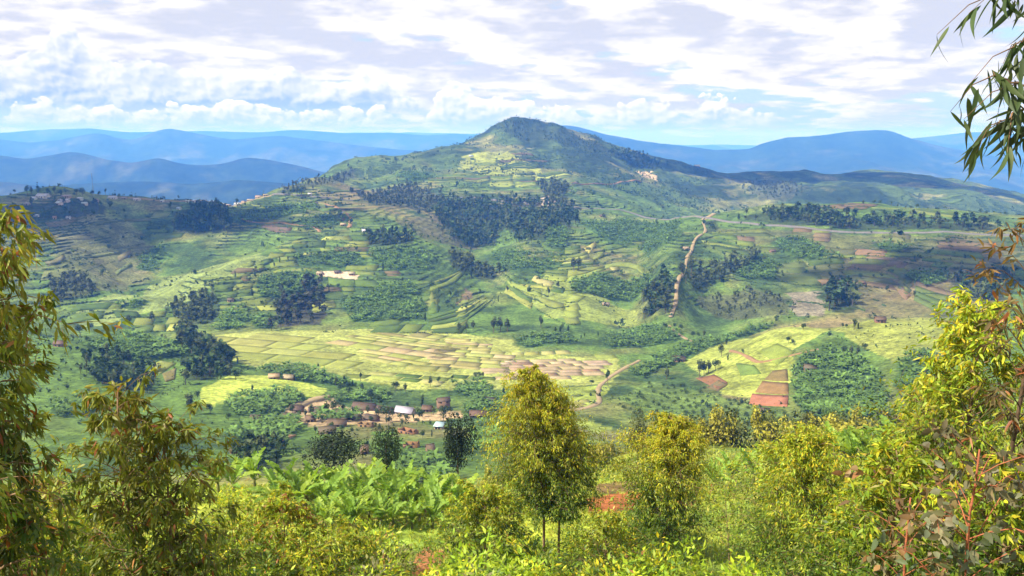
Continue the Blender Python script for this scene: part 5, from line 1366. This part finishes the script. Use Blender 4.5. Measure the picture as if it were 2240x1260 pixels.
for j in range(1400):
    px = r9.uniform(-40, 2280)
    Y = math.exp(r9.uniform(math.log(17), math.log(64)))
    if px > 1500 and Y > 24 and r9.random() < 0.8: continue
    if Y > 46 and r9.random() < 0.6: continue
    if 1130 < px < 1290 and Y < 39 and r9.random() < .8: continue
    if 1500 < px < 1640 and r9.random() < .8: continue
    p_ = stand(px, Y, 1150)
    if any(inpoly(np.array([p_.x]), np.array([p_.y]), BW[k_])[0] for k_ in ('redfg', 'redfg2', 'redfg3', 'field1')): continue
    kd = r9.choice(5, p=(.16, .18, .36, .15, .15)) if px < 1500 else r9.choice(5, p=(.45, .25, .2, .05, .05))
    s = r9.uniform(1.0, 2.6) * (0.75 if Y < 24 else 1.0)
    wz = ('below the left saplings' if px < 420 else 'in front of the banana row' if px < 1000 else 'around the tall eucalyptus trunks' if px < 1330 else 'under the rounded eucalyptus' if px < 1600 else 'under the trees at the right') + (' by the frame edge' if Y < 27 else '')
    lab = WL[kd].replace('on the near slope', wz)
    o = tag(link('weed_bush', WM[kd][r9.integers(2)], None, (p_.x, p_.y, p_.z - .05)), lab, 'bush', lab.replace(' bush ', ' bushes '))
    o.rotation_euler = (0, 0, r9.uniform(0, 6.28)); o.scale = (s, s, s * r9.uniform(.7, 1.1))
    cnt += 1
    if cnt >= 215: break
# ------------------------------------------------------------------ near trees
def eucalypt(seed, H, env, h0, nb, up, leaf_l, leaf_w, n_leaf, droop, fine, gold=0.5, base=GREENS, young=GOLD, rust=0.0, lean=(0, 0), tr=0.06, twig=3, spread=0.35, bare=0.25, stems=1, stem_gap=0.3, barkc=(0.20, 0.13, 0.075), clump=0.0, azr=None):
    """trunk and limb mesh, leaf mesh; env(t) gives the crown radius at height fraction t"""
    r2 = np.random.default_rng(seed)
    wood, Ps, Ds, Tp = MB(), [], [], []
    per = max(1, n_leaf // (nb * stems))
    for s in range(stems):
        off = np.array([(s - (stems - 1) / 2) * stem_gap, r2.uniform(-.2, .2) * stem_gap, 0])
        Hs = H * (1 if s == 0 else r2.uniform(0.82, 0.95))
        ks = np.linspace(0, 1, 9)
        wig = np.stack([fbm(ks * 3 + seed, ks * 0 + s, 1.0, 2, 0.5, seed) * 0.035 * Hs * ks, fbm(ks * 3 + seed + 50, ks * 0 + s, 1.0, 2, 0.5, seed) * 0.035 * Hs * ks, ks * Hs], 1)
        tp_ = off + wig + np.stack([lean[0] * ks ** 1.4 * Hs, lean[1] * ks ** 1.4 * Hs, 0 * ks], 1)
        tp_[0, 2] -= 0.4
        v, p = tube(tp_, tr * (1 - 0.9 * ks) + 0.004, 7); wood.put(v, p, barkc)
        tz = lambda t: np.array([np.interp(t, ks, tp_[:, j]) for j in range(3)])
        for i in range(nb):
            t = h0 + (1 - h0) * ((i + r2.uniform(0.1, 0.9)) / nb) ** 0.92
            a = i * 2.39996 + r2.uniform(-.5, .5) + s * 1.1
            if azr is not None: a = r2.uniform(*azr)
            rr = env(t) * r2.uniform(0.55, 1.15) * (1 + 0.22 * math.sin(2 * a + seed) + 0.16 * math.sin(9 * t + 3 * a + 2 * seed))
            p0 = tz(max(0.05, t - 0.10 * rr / Hs * 3))
            d = np.array([math.cos(a), math.sin(a), up * r2.uniform(0.5, 1.3)]); d /= np.linalg.norm(d[:2])
            p3 = p0 + d * rr
            p1 = p0 + d * rr * .35 + np.array([0, 0, .10 * rr]); p2 = p0 + d * rr * .72 + np.array([0, 0, .10 * rr])
            br = np.array([p0, p1, p2, p3 - np.array([0, 0, 0.06 * rr])])
            v, p = tube(br, np.array([.42, .3, .18, .05]) * tr * (1 - .7 * t) + 0.0015, 4, False); wood.put(v, p, barkc)
            pt = lambda q_: np.array([np.interp(q_, [0, .35, .72, 1], br[:, j]) for j in range(3)])
            npt = 0
            for j in range(twig):
                q_ = r2.uniform(bare, 1.0) if j else 1.0
                o = pt(q_)
                td = d * r2.uniform(.2, 1) / np.linalg.norm(d) + r2.normal(size=3) * .6; td /= np.linalg.norm(td)
                tl = rr * spread * r2.uniform(.5, 1.2)
                e = o + td * tl - np.array([0, 0, .25 * tl])
                v, p = tube([o, (o + e) / 2 + np.array([0, 0, .06 * tl]), e], [.09 * tr + .001, .06 * tr + .001, .001], 3, False); wood.put(v, p, barkc)
                m = max(1, per // twig)
                f = r2.uniform(0.08, 1.0, m) ** (0.75 if not clump else 0.45)
                pos = o + (e - o) * f[:, None] + r2.normal(size=(m, 3)) * tl * (.16 if not clump else .10)
                dr = td * .6 + r2.normal(size=(m, 3)) * .55 + np.array([0, 0, -droop])
                Ps.append(pos); Ds.append(dr)
                Tp.append(np.clip(0.75 * (t - 0.35) / 0.65 + 0.35 * q_ * f + r2.normal(size=m) * .12, 0, 1))
    P, D, T = np.concatenate(Ps), np.concatenate(Ds), np.concatenate(Tp)
    n = len(P)
    c = base[r2.integers(len(base), size=n)]
    g = (gold * np.clip((T - 0.24) * 2.2, 0, 1) * r2.uniform(.45, 1.3, n)).clip(0, 1)
    c = c * (1 - g[:, None]) + young[r2.integers(len(young), size=n)] * 0.95 * g[:, None]
    if rust:
        k_ = r2.random(n) < rust
        c = np.where(k_[:, None], RUST[r2.integers(len(RUST), size=n)], c)
    c = c * r2.uniform(.75, 1.25, (n, 1))
    L = leaf_l * r2.uniform(.6, 1.2, n); W = leaf_w * r2.uniform(.7, 1.25, n)
    V, polys, cc = leaf_blades(P, D, L, W, c, seed + 1, fine)
    return wood.mesh('trunk', [M['bark']]), mk('crown', V, polys, [M['leaf']], cc)
def tree_obj(name, label, cat, meshes, loc, rz=0.0, s=1.0, group=None):
    o = tag(empty(name, loc, rz, s), label, cat, group)
    link('trunk', meshes[0], o); link('crown', meshes[1], o)
    return o
def copy_tree(src, loc, rz, s, label, group=None):
    o = src.copy(); COL.objects.link(o)
    o.location = loc; o.rotation_euler = (0, 0, rz); o.scale = (s, s, s)
    tag(o, label, None, group)
    for ch in src.children:
        c = ch.copy(); COL.objects.link(c); c.parent = o
    return o
tall = lambda rmax: (lambda t: rmax * max(0.16, math.sin(min(1, (1.06 - t) / 0.55) * 1.5708) ** 0.8) * (1 if t > 0.4 else 0.45 + 0.55 * max(0, (t - .22) / .18)))
oval = lambda rmax: (lambda t: rmax * max(0.2, math.sin(min(1.0, max(0.0, 1.08 - t) / 0.58) * 1.5708) ** 0.8))
EN = 'eucalyptus_tree'
tree_obj(EN, 'tall golden topped eucalyptus with bare slim trunk, tallest in the middle of the view', 'tree', eucalypt(1, 10.9, tall(2.15), 0.27, 130, 0.5, 0.19, 0.048, 40000, 0.95, False, 0.75, tr=0.085, twig=9, spread=0.5, lean=(-0.05, 0)), stand(1190, 39.0, 1250))
tree_obj(EN, 'slimmer eucalyptus whose trunk stands close beside the tallest golden topped one', 'tree', eucalypt(2, 9.4, tall(1.6), 0.30, 95, 0.5, 0.19, 0.046, 28000, 0.95, False, 0.7, tr=0.07, twig=9, spread=0.5), stand(1222, 39.8, 1250))
tree_obj(EN, 'full rounded eucalyptus with golden top in front of the red soil patch', 'tree', eucalypt(3, 7.8, oval(1.95), 0.14, 130, 0.55, 0.18, 0.048, 40000, 0.7, False, 0.75, tr=0.07, twig=9, spread=0.5), stand(1452, 37.5, 1250))
tree_obj(EN, 'broad dense eucalyptus bush with yellow top, second from the right edge', 'tree', eucalypt(4, 6.3, oval(2.05), 0.06, 150, 0.55, 0.145, 0.040, 44000, 0.7, False, 0.8, tr=0.06, twig=9, spread=0.5, young=np.concatenate([GOLD, LIME])), stand(1745, 25.5, 1250))
tree_obj(EN, 'eucalyptus with bright yellow green crown against the brown hillside at right', 'tree', eucalypt(5, 5.2, oval(1.05), 0.08, 130, 0.6, 0.115, 0.031, 14500, 0.75, True, 0.8, tr=0.045, twig=8, spread=0.45, young=np.concatenate([GOLD, LIME])), stand(2095, 11.5, 1100))
tree_obj(EN, 'shorter yellow topped eucalyptus left of the bright crown at right', 'tree', eucalypt(6, 4.7, oval(1.15), 0.04, 120, 0.6, 0.115, 0.031, 12500, 0.7, True, 0.8, tr=0.04, twig=8, spread=0.45, young=np.concatenate([GOLD, LIME])), stand(2030, 13.5, 1150))
tree_obj(EN, 'sparse dark stemmed eucalyptus with brownish leaves at the right edge', 'tree', eucalypt(7, 5.0, lambda t: 0.62, 0.12, 46, 0.9, 0.14, 0.028, 1500, 0.6, True, 0.3, tr=0.035, twig=4, rust=0.12, young=RUST, base=np.array([(0.10, 0.085, 0.03), (0.07, 0.085, 0.025), (0.13, 0.10, 0.03)]), barkc=(0.10, 0.065, 0.04)), stand(2215, 8.6, 900))
tree_obj(EN, 'leafy twin stemmed eucalyptus sapling with hanging olive leaves at lower left', 'tree', eucalypt(8, 3.35, lambda t: 0.62 if t < 0.85 else 0.42, 0.05, 64, 0.75, 0.128, 0.031, 8200, 0.85, True, 0.22, tr=0.024, twig=5, rust=0.04, base=np.array([(0.080, 0.130, 0.022), (0.115, 0.165, 0.025), (0.150, 0.165, 0.030), (0.10, 0.105, 0.030), (0.19, 0.21, 0.030)]), stems=2, stem_gap=0.46), stand(335, 9.2, 1150))
tree_obj(EN, 'eucalyptus leaning in from the left edge with hanging leaf sprays', 'tree', eucalypt(9, 4.7, lambda t: 0.38 + 0.62 * min(1, t / 0.6) if t < 0.85 else 0.75, 0.06, 95, 0.30, 0.135, 0.030, 13000, 1.0, True, 0.3, tr=0.05, twig=6, rust=0.06, spread=0.4, base=np.array([(0.050, 0.095, 0.016), (0.075, 0.120, 0.018), (0.105, 0.135, 0.022), (0.13, 0.13, 0.026)])), stand(-115, 7.2, 800))
for px, Y, H, r_, sd, nl, lab in ((1062, 33, 4.6, 2.0, 21, 17000, 'dense dark green eucalyptus bush left of the tall slim trunks'), (622, 21, 3.5, 1.15, 22, 8000, 'orange tipped eucalyptus bush in front of the banana row, left of centre'),
                                (80, 28, 4.6, 1.9, 23, 9000, 'golden brown eucalyptus clump low at the left edge'), (170, 16, 2.5, 1.3, 24, 6000, 'yellow green bush behind the left sapling stems'), (1985, 19, 4.6, 1.7, 25, 12000, 'yellow green eucalyptus bush under the right banana plants'),
                                (1325, 29, 3.6, 1.3, 27, 4200, 'open leafy sapling right of the slim second trunk'),
                                (740, 27, 2.7, 1.5, 51, 8000, 'yellow green bush below the middle of the banana row'), (520, 30, 3.2, 1.7, 53, 8000, 'lime bush under the left end of the banana row'),
                                (680, 19, 1.8, 1.1, 55, 5000, 'small leafy bush at the bottom below the orange tipped one'), (420, 17, 2.2, 1.2, 56, 6000, 'bright bush just right of the left sapling stems'), 
                                (1870, 17, 2.9, 1.2, 60, 8000, 'dense yellow green bush filling the gap before the right trees'), (30, 14, 2.0, 1.1, 61, 6000, 'bright low bush in the lower left corner'), (1950, 10, 2.6, 0.8, 62, 6000, 'leafy bush behind the red tipped saplings'),
                                (240, 24, 3.2, 1.5, 63, 7000, 'light green bush seen through the left sapling'), (2200, 8, 2.2, 0.7, 64, 5000, 'leafy bush in the lower right corner')):
    tree_obj('eucalyptus_bush', lab, 'bush', eucalypt(sd, H, oval(r_), 0.03, 80, 0.6, 0.10 + 0.0025 * Y, 0.030 + 0.0008 * Y, nl, 0.5, False, 0.7, tr=0.035, twig=5, young=np.concatenate([GOLD, LIME]) if sd != 23 else np.concatenate([GOLD, RUST]), rust=0.12 if sd in (22, 23) else 0.0), stand(px, Y, 1200))
tree_obj('eucalyptus_sapling', 'thin bent sapling with few leaves on the bright grass', 'sapling', eucalypt(31, 4.4, lambda t: 0.7, 0.30, 26, 0.6, 0.17, 0.04, 420, 0.5, True, 0.3, tr=0.03, twig=4, rust=0.08, lean=(-0.10, 0)), stand(1598, 33, 1230))
tree_obj('eucalyptus_sapling', 'sapling with broad grey green leaves and red young shoots at lower right', 'sapling', eucalypt(32, 1.75, lambda t: 0.40, 0.10, 28, 0.9, 0.085, 0.042, 620, 0.25, True, 0.30, tr=0.014, twig=4, base=np.array([(0.10, 0.13, 0.075), (0.13, 0.155, 0.09), (0.07, 0.10, 0.045)]), young=RUST, barkc=(0.30, 0.10, 0.05)), stand(2120, 4.7, 1150))
tree_obj('eucalyptus_sapling', 'small sapling with red tipped shoots at the bottom, left of the broad leaved one', 'sapling', eucalypt(33, 1.5, lambda t: 0.30, 0.10, 18, 0.9, 0.085, 0.036, 330, 0.25, True, 0.6, tr=0.010, twig=4, base=np.array([(0.10, 0.13, 0.06), (0.13, 0.155, 0.07)]), young=RUST, barkc=(0.30, 0.10, 0.05)), stand(1985, 5.2, 1200))

# ------------------------------------------------------------------ bough hanging in at the upper right: its leaves are single pieces
def big_leaf_mesh(seed):
    r2 = np.random.default_rng(seed)
    n = 9; t = np.linspace(0, 1, n)
    wv = 0.5 * np.sin(np.pi * t ** 0.75) * (1 - 0.25 * t)
    cx_ = 0.20 * t ** 2 * (1 if seed % 2 else -1); zc_ = 0.05 * np.sin(t * 3) - 0.06 * t ** 2
    V = np.concatenate([np.stack([cx_ - wv * .15, t, zc_ + 0.012 * np.sin(np.pi * t)], 1), np.stack([cx_, t, zc_], 1), np.stack([cx_ + wv * .15, t, zc_ + 0.012 * np.sin(np.pi * t)], 1)])
    i = np.arange(n - 1)
    q = np.concatenate([np.stack([i, i + 1, i + n + 1, i + n], 1), np.stack([i + n, i + n + 1, i + 2 * n + 1, i + 2 * n], 1)])
    return mk('leaf', V, [q], [M['leaf']], np.array([(0.045, 0.075, 0.022), (0.06, 0.085, 0.024), (0.075, 0.095, 0.03), (0.05, 0.065, 0.024)])[seed % 4], True)
LM = [big_leaf_mesh(s) for s in range(6)]
bt = tag(empty('eucalyptus_tree', stand(2900, 3.3, 300)), 'eucalyptus standing outside the frame whose drooping bough hangs in at upper right', 'tree')
bp = np.array(bt.location)
def campt(px, py, Y): return np.array([ucol(px, py) * Y, Y, traw(px, py) * Y])
trunk_b = MB()
root = np.array([0, 0, -0.3]); H_b = 5.2
tk = np.array([root, (0.02, 0, 1.2), (0.0, 0.04, 2.6), (-0.05, 0.06, 4.0), (-0.1, 0.1, H_b)])
v, p = tube(tk, [.075, .065, .05, .03, .01], 8); trunk_b.put(v, p, (0.24, 0.17, 0.11))
r5 = np.random.default_rng(99)
boughs = [[(2420, 90), (2330, 190), (2240, 185), (2205, 178), (2172, 160)], [(2440, 180), (2330, 250), (2250, 235), (2205, 255), (2178, 275)], [(2430, -30), (2330, 20), (2260, 70), (2232, 90), (2215, 100)], [(2420, -140), (2300, -90), (2235, -40), (2200, -20), (2165, -30)]]
nleaf = [34, 26, 16, 18]
lf = []
for bi, bl in enumerate(boughs):
    Yb = 3.15 + 0.12 * bi
    pts = [campt(a, b_, Yb) - bp for a, b_ in bl]
    zt = pts[0][2]
    start = np.array([np.interp(zt - 0.35, tk[:, 2], tk[:, j]) for j in range(3)])
    raw = np.array([start, start * 0.62 + pts[0] * 0.38 + np.array([0, 0, 0.10])] + pts)
    tq = np.linspace(0, len(raw) - 1, 34)
    i0 = np.minimum(tq.astype(int), len(raw) - 2); ft = (tq - i0)[:, None]
    g_ = lambda d_: raw[np.clip(i0 + d_, 0, len(raw) - 1)]
    pts = cr(g_(-1), g_(0), g_(1), g_(2), ft) + r5.normal(size=(34, 3)) * 0.004
    v, p = tube(pts, np.linspace(.012, .0018, len(pts)), 5); trunk_b.put(v, p, (0.16, 0.10, 0.06))
    on = lambda f_: np.array([np.interp(f_ * 33, np.arange(34), pts[:, j]) for j in range(3)])
    for s_ in np.linspace(0.30, 1.0, nleaf[bi]):
        lf.append((on(s_) + r5.normal(size=3) * 0.012, Vector((r5.normal() * .35 - .12, r5.normal() * .35, -1.0 + r5.uniform(0, .55))).normalized(), r5.uniform(.10, .19)))
    for s_ in np.linspace(0.22, 0.97, 9):            # side twigs drooping from the bough
        o = on(s_); tl = r5.uniform(.10, .26)
        dv = np.array([r5.normal() * .5 - .25, r5.normal() * .5, -r5.uniform(.1, .9)]); dv /= np.linalg.norm(dv)
        tw = np.array([o, o + dv * tl * .5 + np.array([0, 0, .02]), o + dv * tl + np.array([0, 0, -.03])])
        v, p = tube(tw, [.003, .002, .001], 4, False); trunk_b.put(v, p, (0.18, 0.11, 0.06))
        for q_ in (0.35, 0.6, 0.8, 1.0):
            lf.append((tw[0] + (tw[2] - tw[0]) * q_, Vector((r5.normal() * .35, r5.normal() * .35, -1.0 + r5.uniform(0, .5))).normalized(), r5.uniform(.09, .17)))
link('trunk', trunk_b.mesh('trunk', [M['bark']]), bt)
for o, d, L in lf:
    ob = link('leaf', LM[r5.integers(6)], bt, o)
    ob.rotation_mode = 'QUATERNION'
    qd = d.to_track_quat('Y', 'Z')
    ob.rotation_quaternion = qd @ Euler((0, r5.uniform(0, 6.28), 0)).to_quaternion()
    ob.scale = (L * 1.05, L, L)
# the rest of that tree's crown, outside the frame
vv = eucalypt(41, 5.3, lambda t: 0.85, 0.35, 40, 0.5, 0.16, 0.026, 1800, 1.0, True, 0.3, tr=0.03, twig=5, azr=(-1.3, 1.0))
link('crown', vv[1], bt)

# ------------------------------------------------------------------ banana plants of the near slope, each leaf a piece
def banana_leaf(seed, bc=(0.20, 0.315, 0.038)):
    r2 = np.random.default_rng(seed)
    n = 11; t = np.linspace(0, 1, n)
    droop_ = r2.uniform(0.12, 0.75)
    y = t * (1 - 0.18 * droop_ * t); z = 0.12 * t - droop_ * 0.75 * t ** 2.2
    wv = np.where(t < 0.12, 0.012, 0.155 * np.sin(np.pi * np.clip((t - 0.10) / 0.93, 0, 1)) ** 0.55)
    tear = r2.uniform(0.62, 1.0, (2, n)); sweep = 0.05
    lift = 0.05 + 0.04 * r2.random()
    b = MB()
    for sgn, tr_ in ((-1, tear[0]), (1, tear[1])):
        for i in range(1, n - 1):
            e0, e1 = wv[i] * tr_[i], wv[i + 1] * tr_[i]
            gap = 0.022 * r2.random()
            fold = r2.uniform(-0.09, 0.03)
            V = [(0, y[i], z[i]), (0, y[i + 1], z[i + 1]), (sgn * e1, y[i + 1] + sweep - gap, z[i + 1] + lift * e1 / .15 + fold), (sgn * e0, y[i] + sweep + gap, z[i] + lift * e0 / .15 + fold * .6)]
            b.put(V, [[(0, 1, 2, 3)] if sgn > 0 else [(3, 2, 1, 0)]], np.array(bc) * r2.uniform(.85, 1.2))
    rib = np.stack([0 * t, y, z - 0.006], 1)
    v, p = tube(rib, np.linspace(.016, .004, n), 3, False); b.put(v, p, (0.28, 0.34, 0.10))
    return b.mesh('leaf', [M['banana']])
BL = [banana_leaf(s, ((0.20, 0.315, 0.038), (0.25, 0.34, 0.04), (0.16, 0.27, 0.036))[s % 3]) for s in range(10)]
BDRY = banana_leaf(77, (0.30, 0.20, 0.09))
stem_b = MB(); v, p = tube([(0, 0, -0.3), (0, 0, 0.4), (0.02, 0, 0.8), (0.03, 0, 1.15)], [.17, .15, .12, .07], 8); stem_b.put(v, p, (0.15, 0.15, 0.05))
STEM = stem_b.mesh('stem', [M['bark']])
def banana_plant(loc, s, seed, label, group):
    r2 = np.random.default_rng(seed)
    o = tag(empty('banana_plant', loc, r2.uniform(0, 6.28), s), label, 'banana plant', group)
    link('stem', STEM, o)
    nl = r2.integers(8, 12)
    for j in range(nl):
        a = j * 2.4 + r2.uniform(-.3, .3)
        el_ = R(r2.uniform(32, 78)) if j < nl - 2 else R(r2.uniform(72, 86))
        lf_ = link('leaf', BL[r2.integers(10)], o, (0.03, 0, 1.08 - 0.05 * j))
        L = r2.uniform(1.9, 3.2)
        lf_.scale = (L * r2.uniform(.75, 1.1), L, L)
        lf_.rotation_euler = Euler((el_, r2.uniform(-.3, .3), a))
    for j in range(r2.integers(0, 3)):          # dead leaves hanging by the stem
        lf_ = link('leaf', BDRY, o, (0.03, 0, 0.95)); L = r2.uniform(1.0, 1.6)
        lf_.scale = (L * .6, L, L); lf_.rotation_euler = Euler((R(r2.uniform(-50, 5)), 0, r2.uniform(0, 6.28)))
    return o
r6 = np.random.default_rng(55)
ORD = ['first', 'second', 'third', 'fourth', 'fifth', 'sixth', 'seventh', 'eighth', 'ninth', 'tenth', 'eleventh', 'twelfth', 'thirteenth', 'fourteenth', 'fifteenth', 'sixteenth']
bi = 0
for row, (py, cnt, x0, x1) in enumerate([(1092, 10, 600, 950), (1108, 12, 590, 1010), (1126, 11, 640, 1010), (1142, 8, 670, 980), (1156, 7, 690, 960)]):
    for j in range(cnt):
        px = x0 + (x1 - x0) * (j + r6.uniform(.15, .85)) / cnt
        g = at(px, py, 45, 110)
        banana_plant((g.x, g.y, g.z), r6.uniform(.62, 1.0) * (1 if row < 3 else .8), 600 + bi, ORD[j] + ' banana plant from the left in the ' + ('rearmost', 'second', 'third', 'fourth', 'front')[row] + ' row of the middle patch', 'banana plants of the middle patch'); bi += 1
for px, Y, s, lab in ((515, 60, 1.1, 'single dark based banana plant left of the dense middle row'), (560, 66, 1.0, 'banana plant between the left single one and the middle row'), (480, 62, 0.9, 'banana plant half hidden behind the left sapling')):
    banana_plant(stand(px, Y, 1110), s, 650 + bi, lab, None); bi += 1
for j in range(16):
    px = 1795 + 210 * (j + r6.uniform(.1, .9)) / 16; Y = r6.uniform(60, 82)
    banana_plant(stand(px, Y, 1010), r6.uniform(.9, 1.15), 700 + j, ORD[j] + ' banana plant from the left in the bright cluster at right', 'banana plants of the right cluster')
for j, (px, Y) in enumerate(((1562, 62), (1600, 70), (1648, 66), (1690, 72), (1630, 78))):
    banana_plant(stand(px, Y, 1060), 0.95, 730 + j, ORD[j] + ' small banana plant on the open ground right of the rounded eucalyptus', 'scattered banana plants')
# ------------------------------------------------------------------ clouds added out of view, placed to shade parts of the hills
cm = bpy.data.materials.new('cloud'); cm.use_nodes = True
ct_ = NT(cm.node_tree); cb = ct_.n['Principled BSDF']
cb.inputs['Roughness'].default_value = 1.0
cb.inputs['Specular IOR Level'].default_value = 0.0
gg = ct_.n.new('ShaderNodeNewGeometry')
ct_.put(cb.inputs['Base Color'], ct_.mix(ct_.noise(gg.outputs['Position'], 0.01, 4, 0.5), (0.86, 0.86, 0.88), (0.93, 0.93, 0.93)))
import bmesh
bm_ = bmesh.new(); bmesh.ops.create_icosphere(bm_, subdivisions=2, radius=1.0)
icoV = np.array([v_.co[:] for v_ in bm_.verts]); icoF = np.array([[v_.index for v_ in f_.verts] for f_ in bm_.faces]); bm_.free()
def cloud(tx, ty, tz, rx, ry, alt, seed, n, label):  # unseen; shifted towards the sun so its shadow lands on the target
    r2 = np.random.default_rng(seed)
    off = np.array(SUN_DIR) * (alt - tz) / SUN_DIR.z
    cx0, cy0 = tx + off[0], ty + off[1]
    b = MB()
    for j in range(n):
        a = r2.uniform(0, 6.283); q_ = r2.uniform(0, 1) ** 0.5 * r2.uniform(.75, 1.15)
        wob = 1 + .35 * math.sin(a * 3 + seed) + .2 * math.sin(a * 5 + 2 * seed)
        s = (0.30 * (1.15 - min(q_, 1.05)) + 0.05) * min(rx, ry) * r2.uniform(.6, 1.3)
        V = icoV * (1 + .12 * np.sin(icoV[:, [1]] * 5 + j) + .10 * np.sin(icoV[:, [0]] * 7 + 2 * j))
        b.put(V * np.array([s * 1.3, s * 1.3, s * .8]) + np.array([cx0 + rx * q_ * wob * math.cos(a), cy0 + ry * q_ * wob * math.sin(a), alt + r2.uniform(-.1, .5) * s * 1.5]), [icoF], (1, 1, 1))
    return tag(link('cloud', b.mesh('cloud', [cm], True, True)), label, 'cloud', None, 'stuff')
cloud(-520, 960, -75, 230, 130, 1150, 1, 120, 'unseen broken cloud added to shade the ridge village')
cloud(760, 2080, -70, 430, 230, 1300, 3, 150, 'unseen broken cloud added to shade the right shoulder of the mountain')
cloud(370, 690, -110, 130, 62, 1100, 4, 90, 'unseen small cloud added to shade the brushy right hillside')
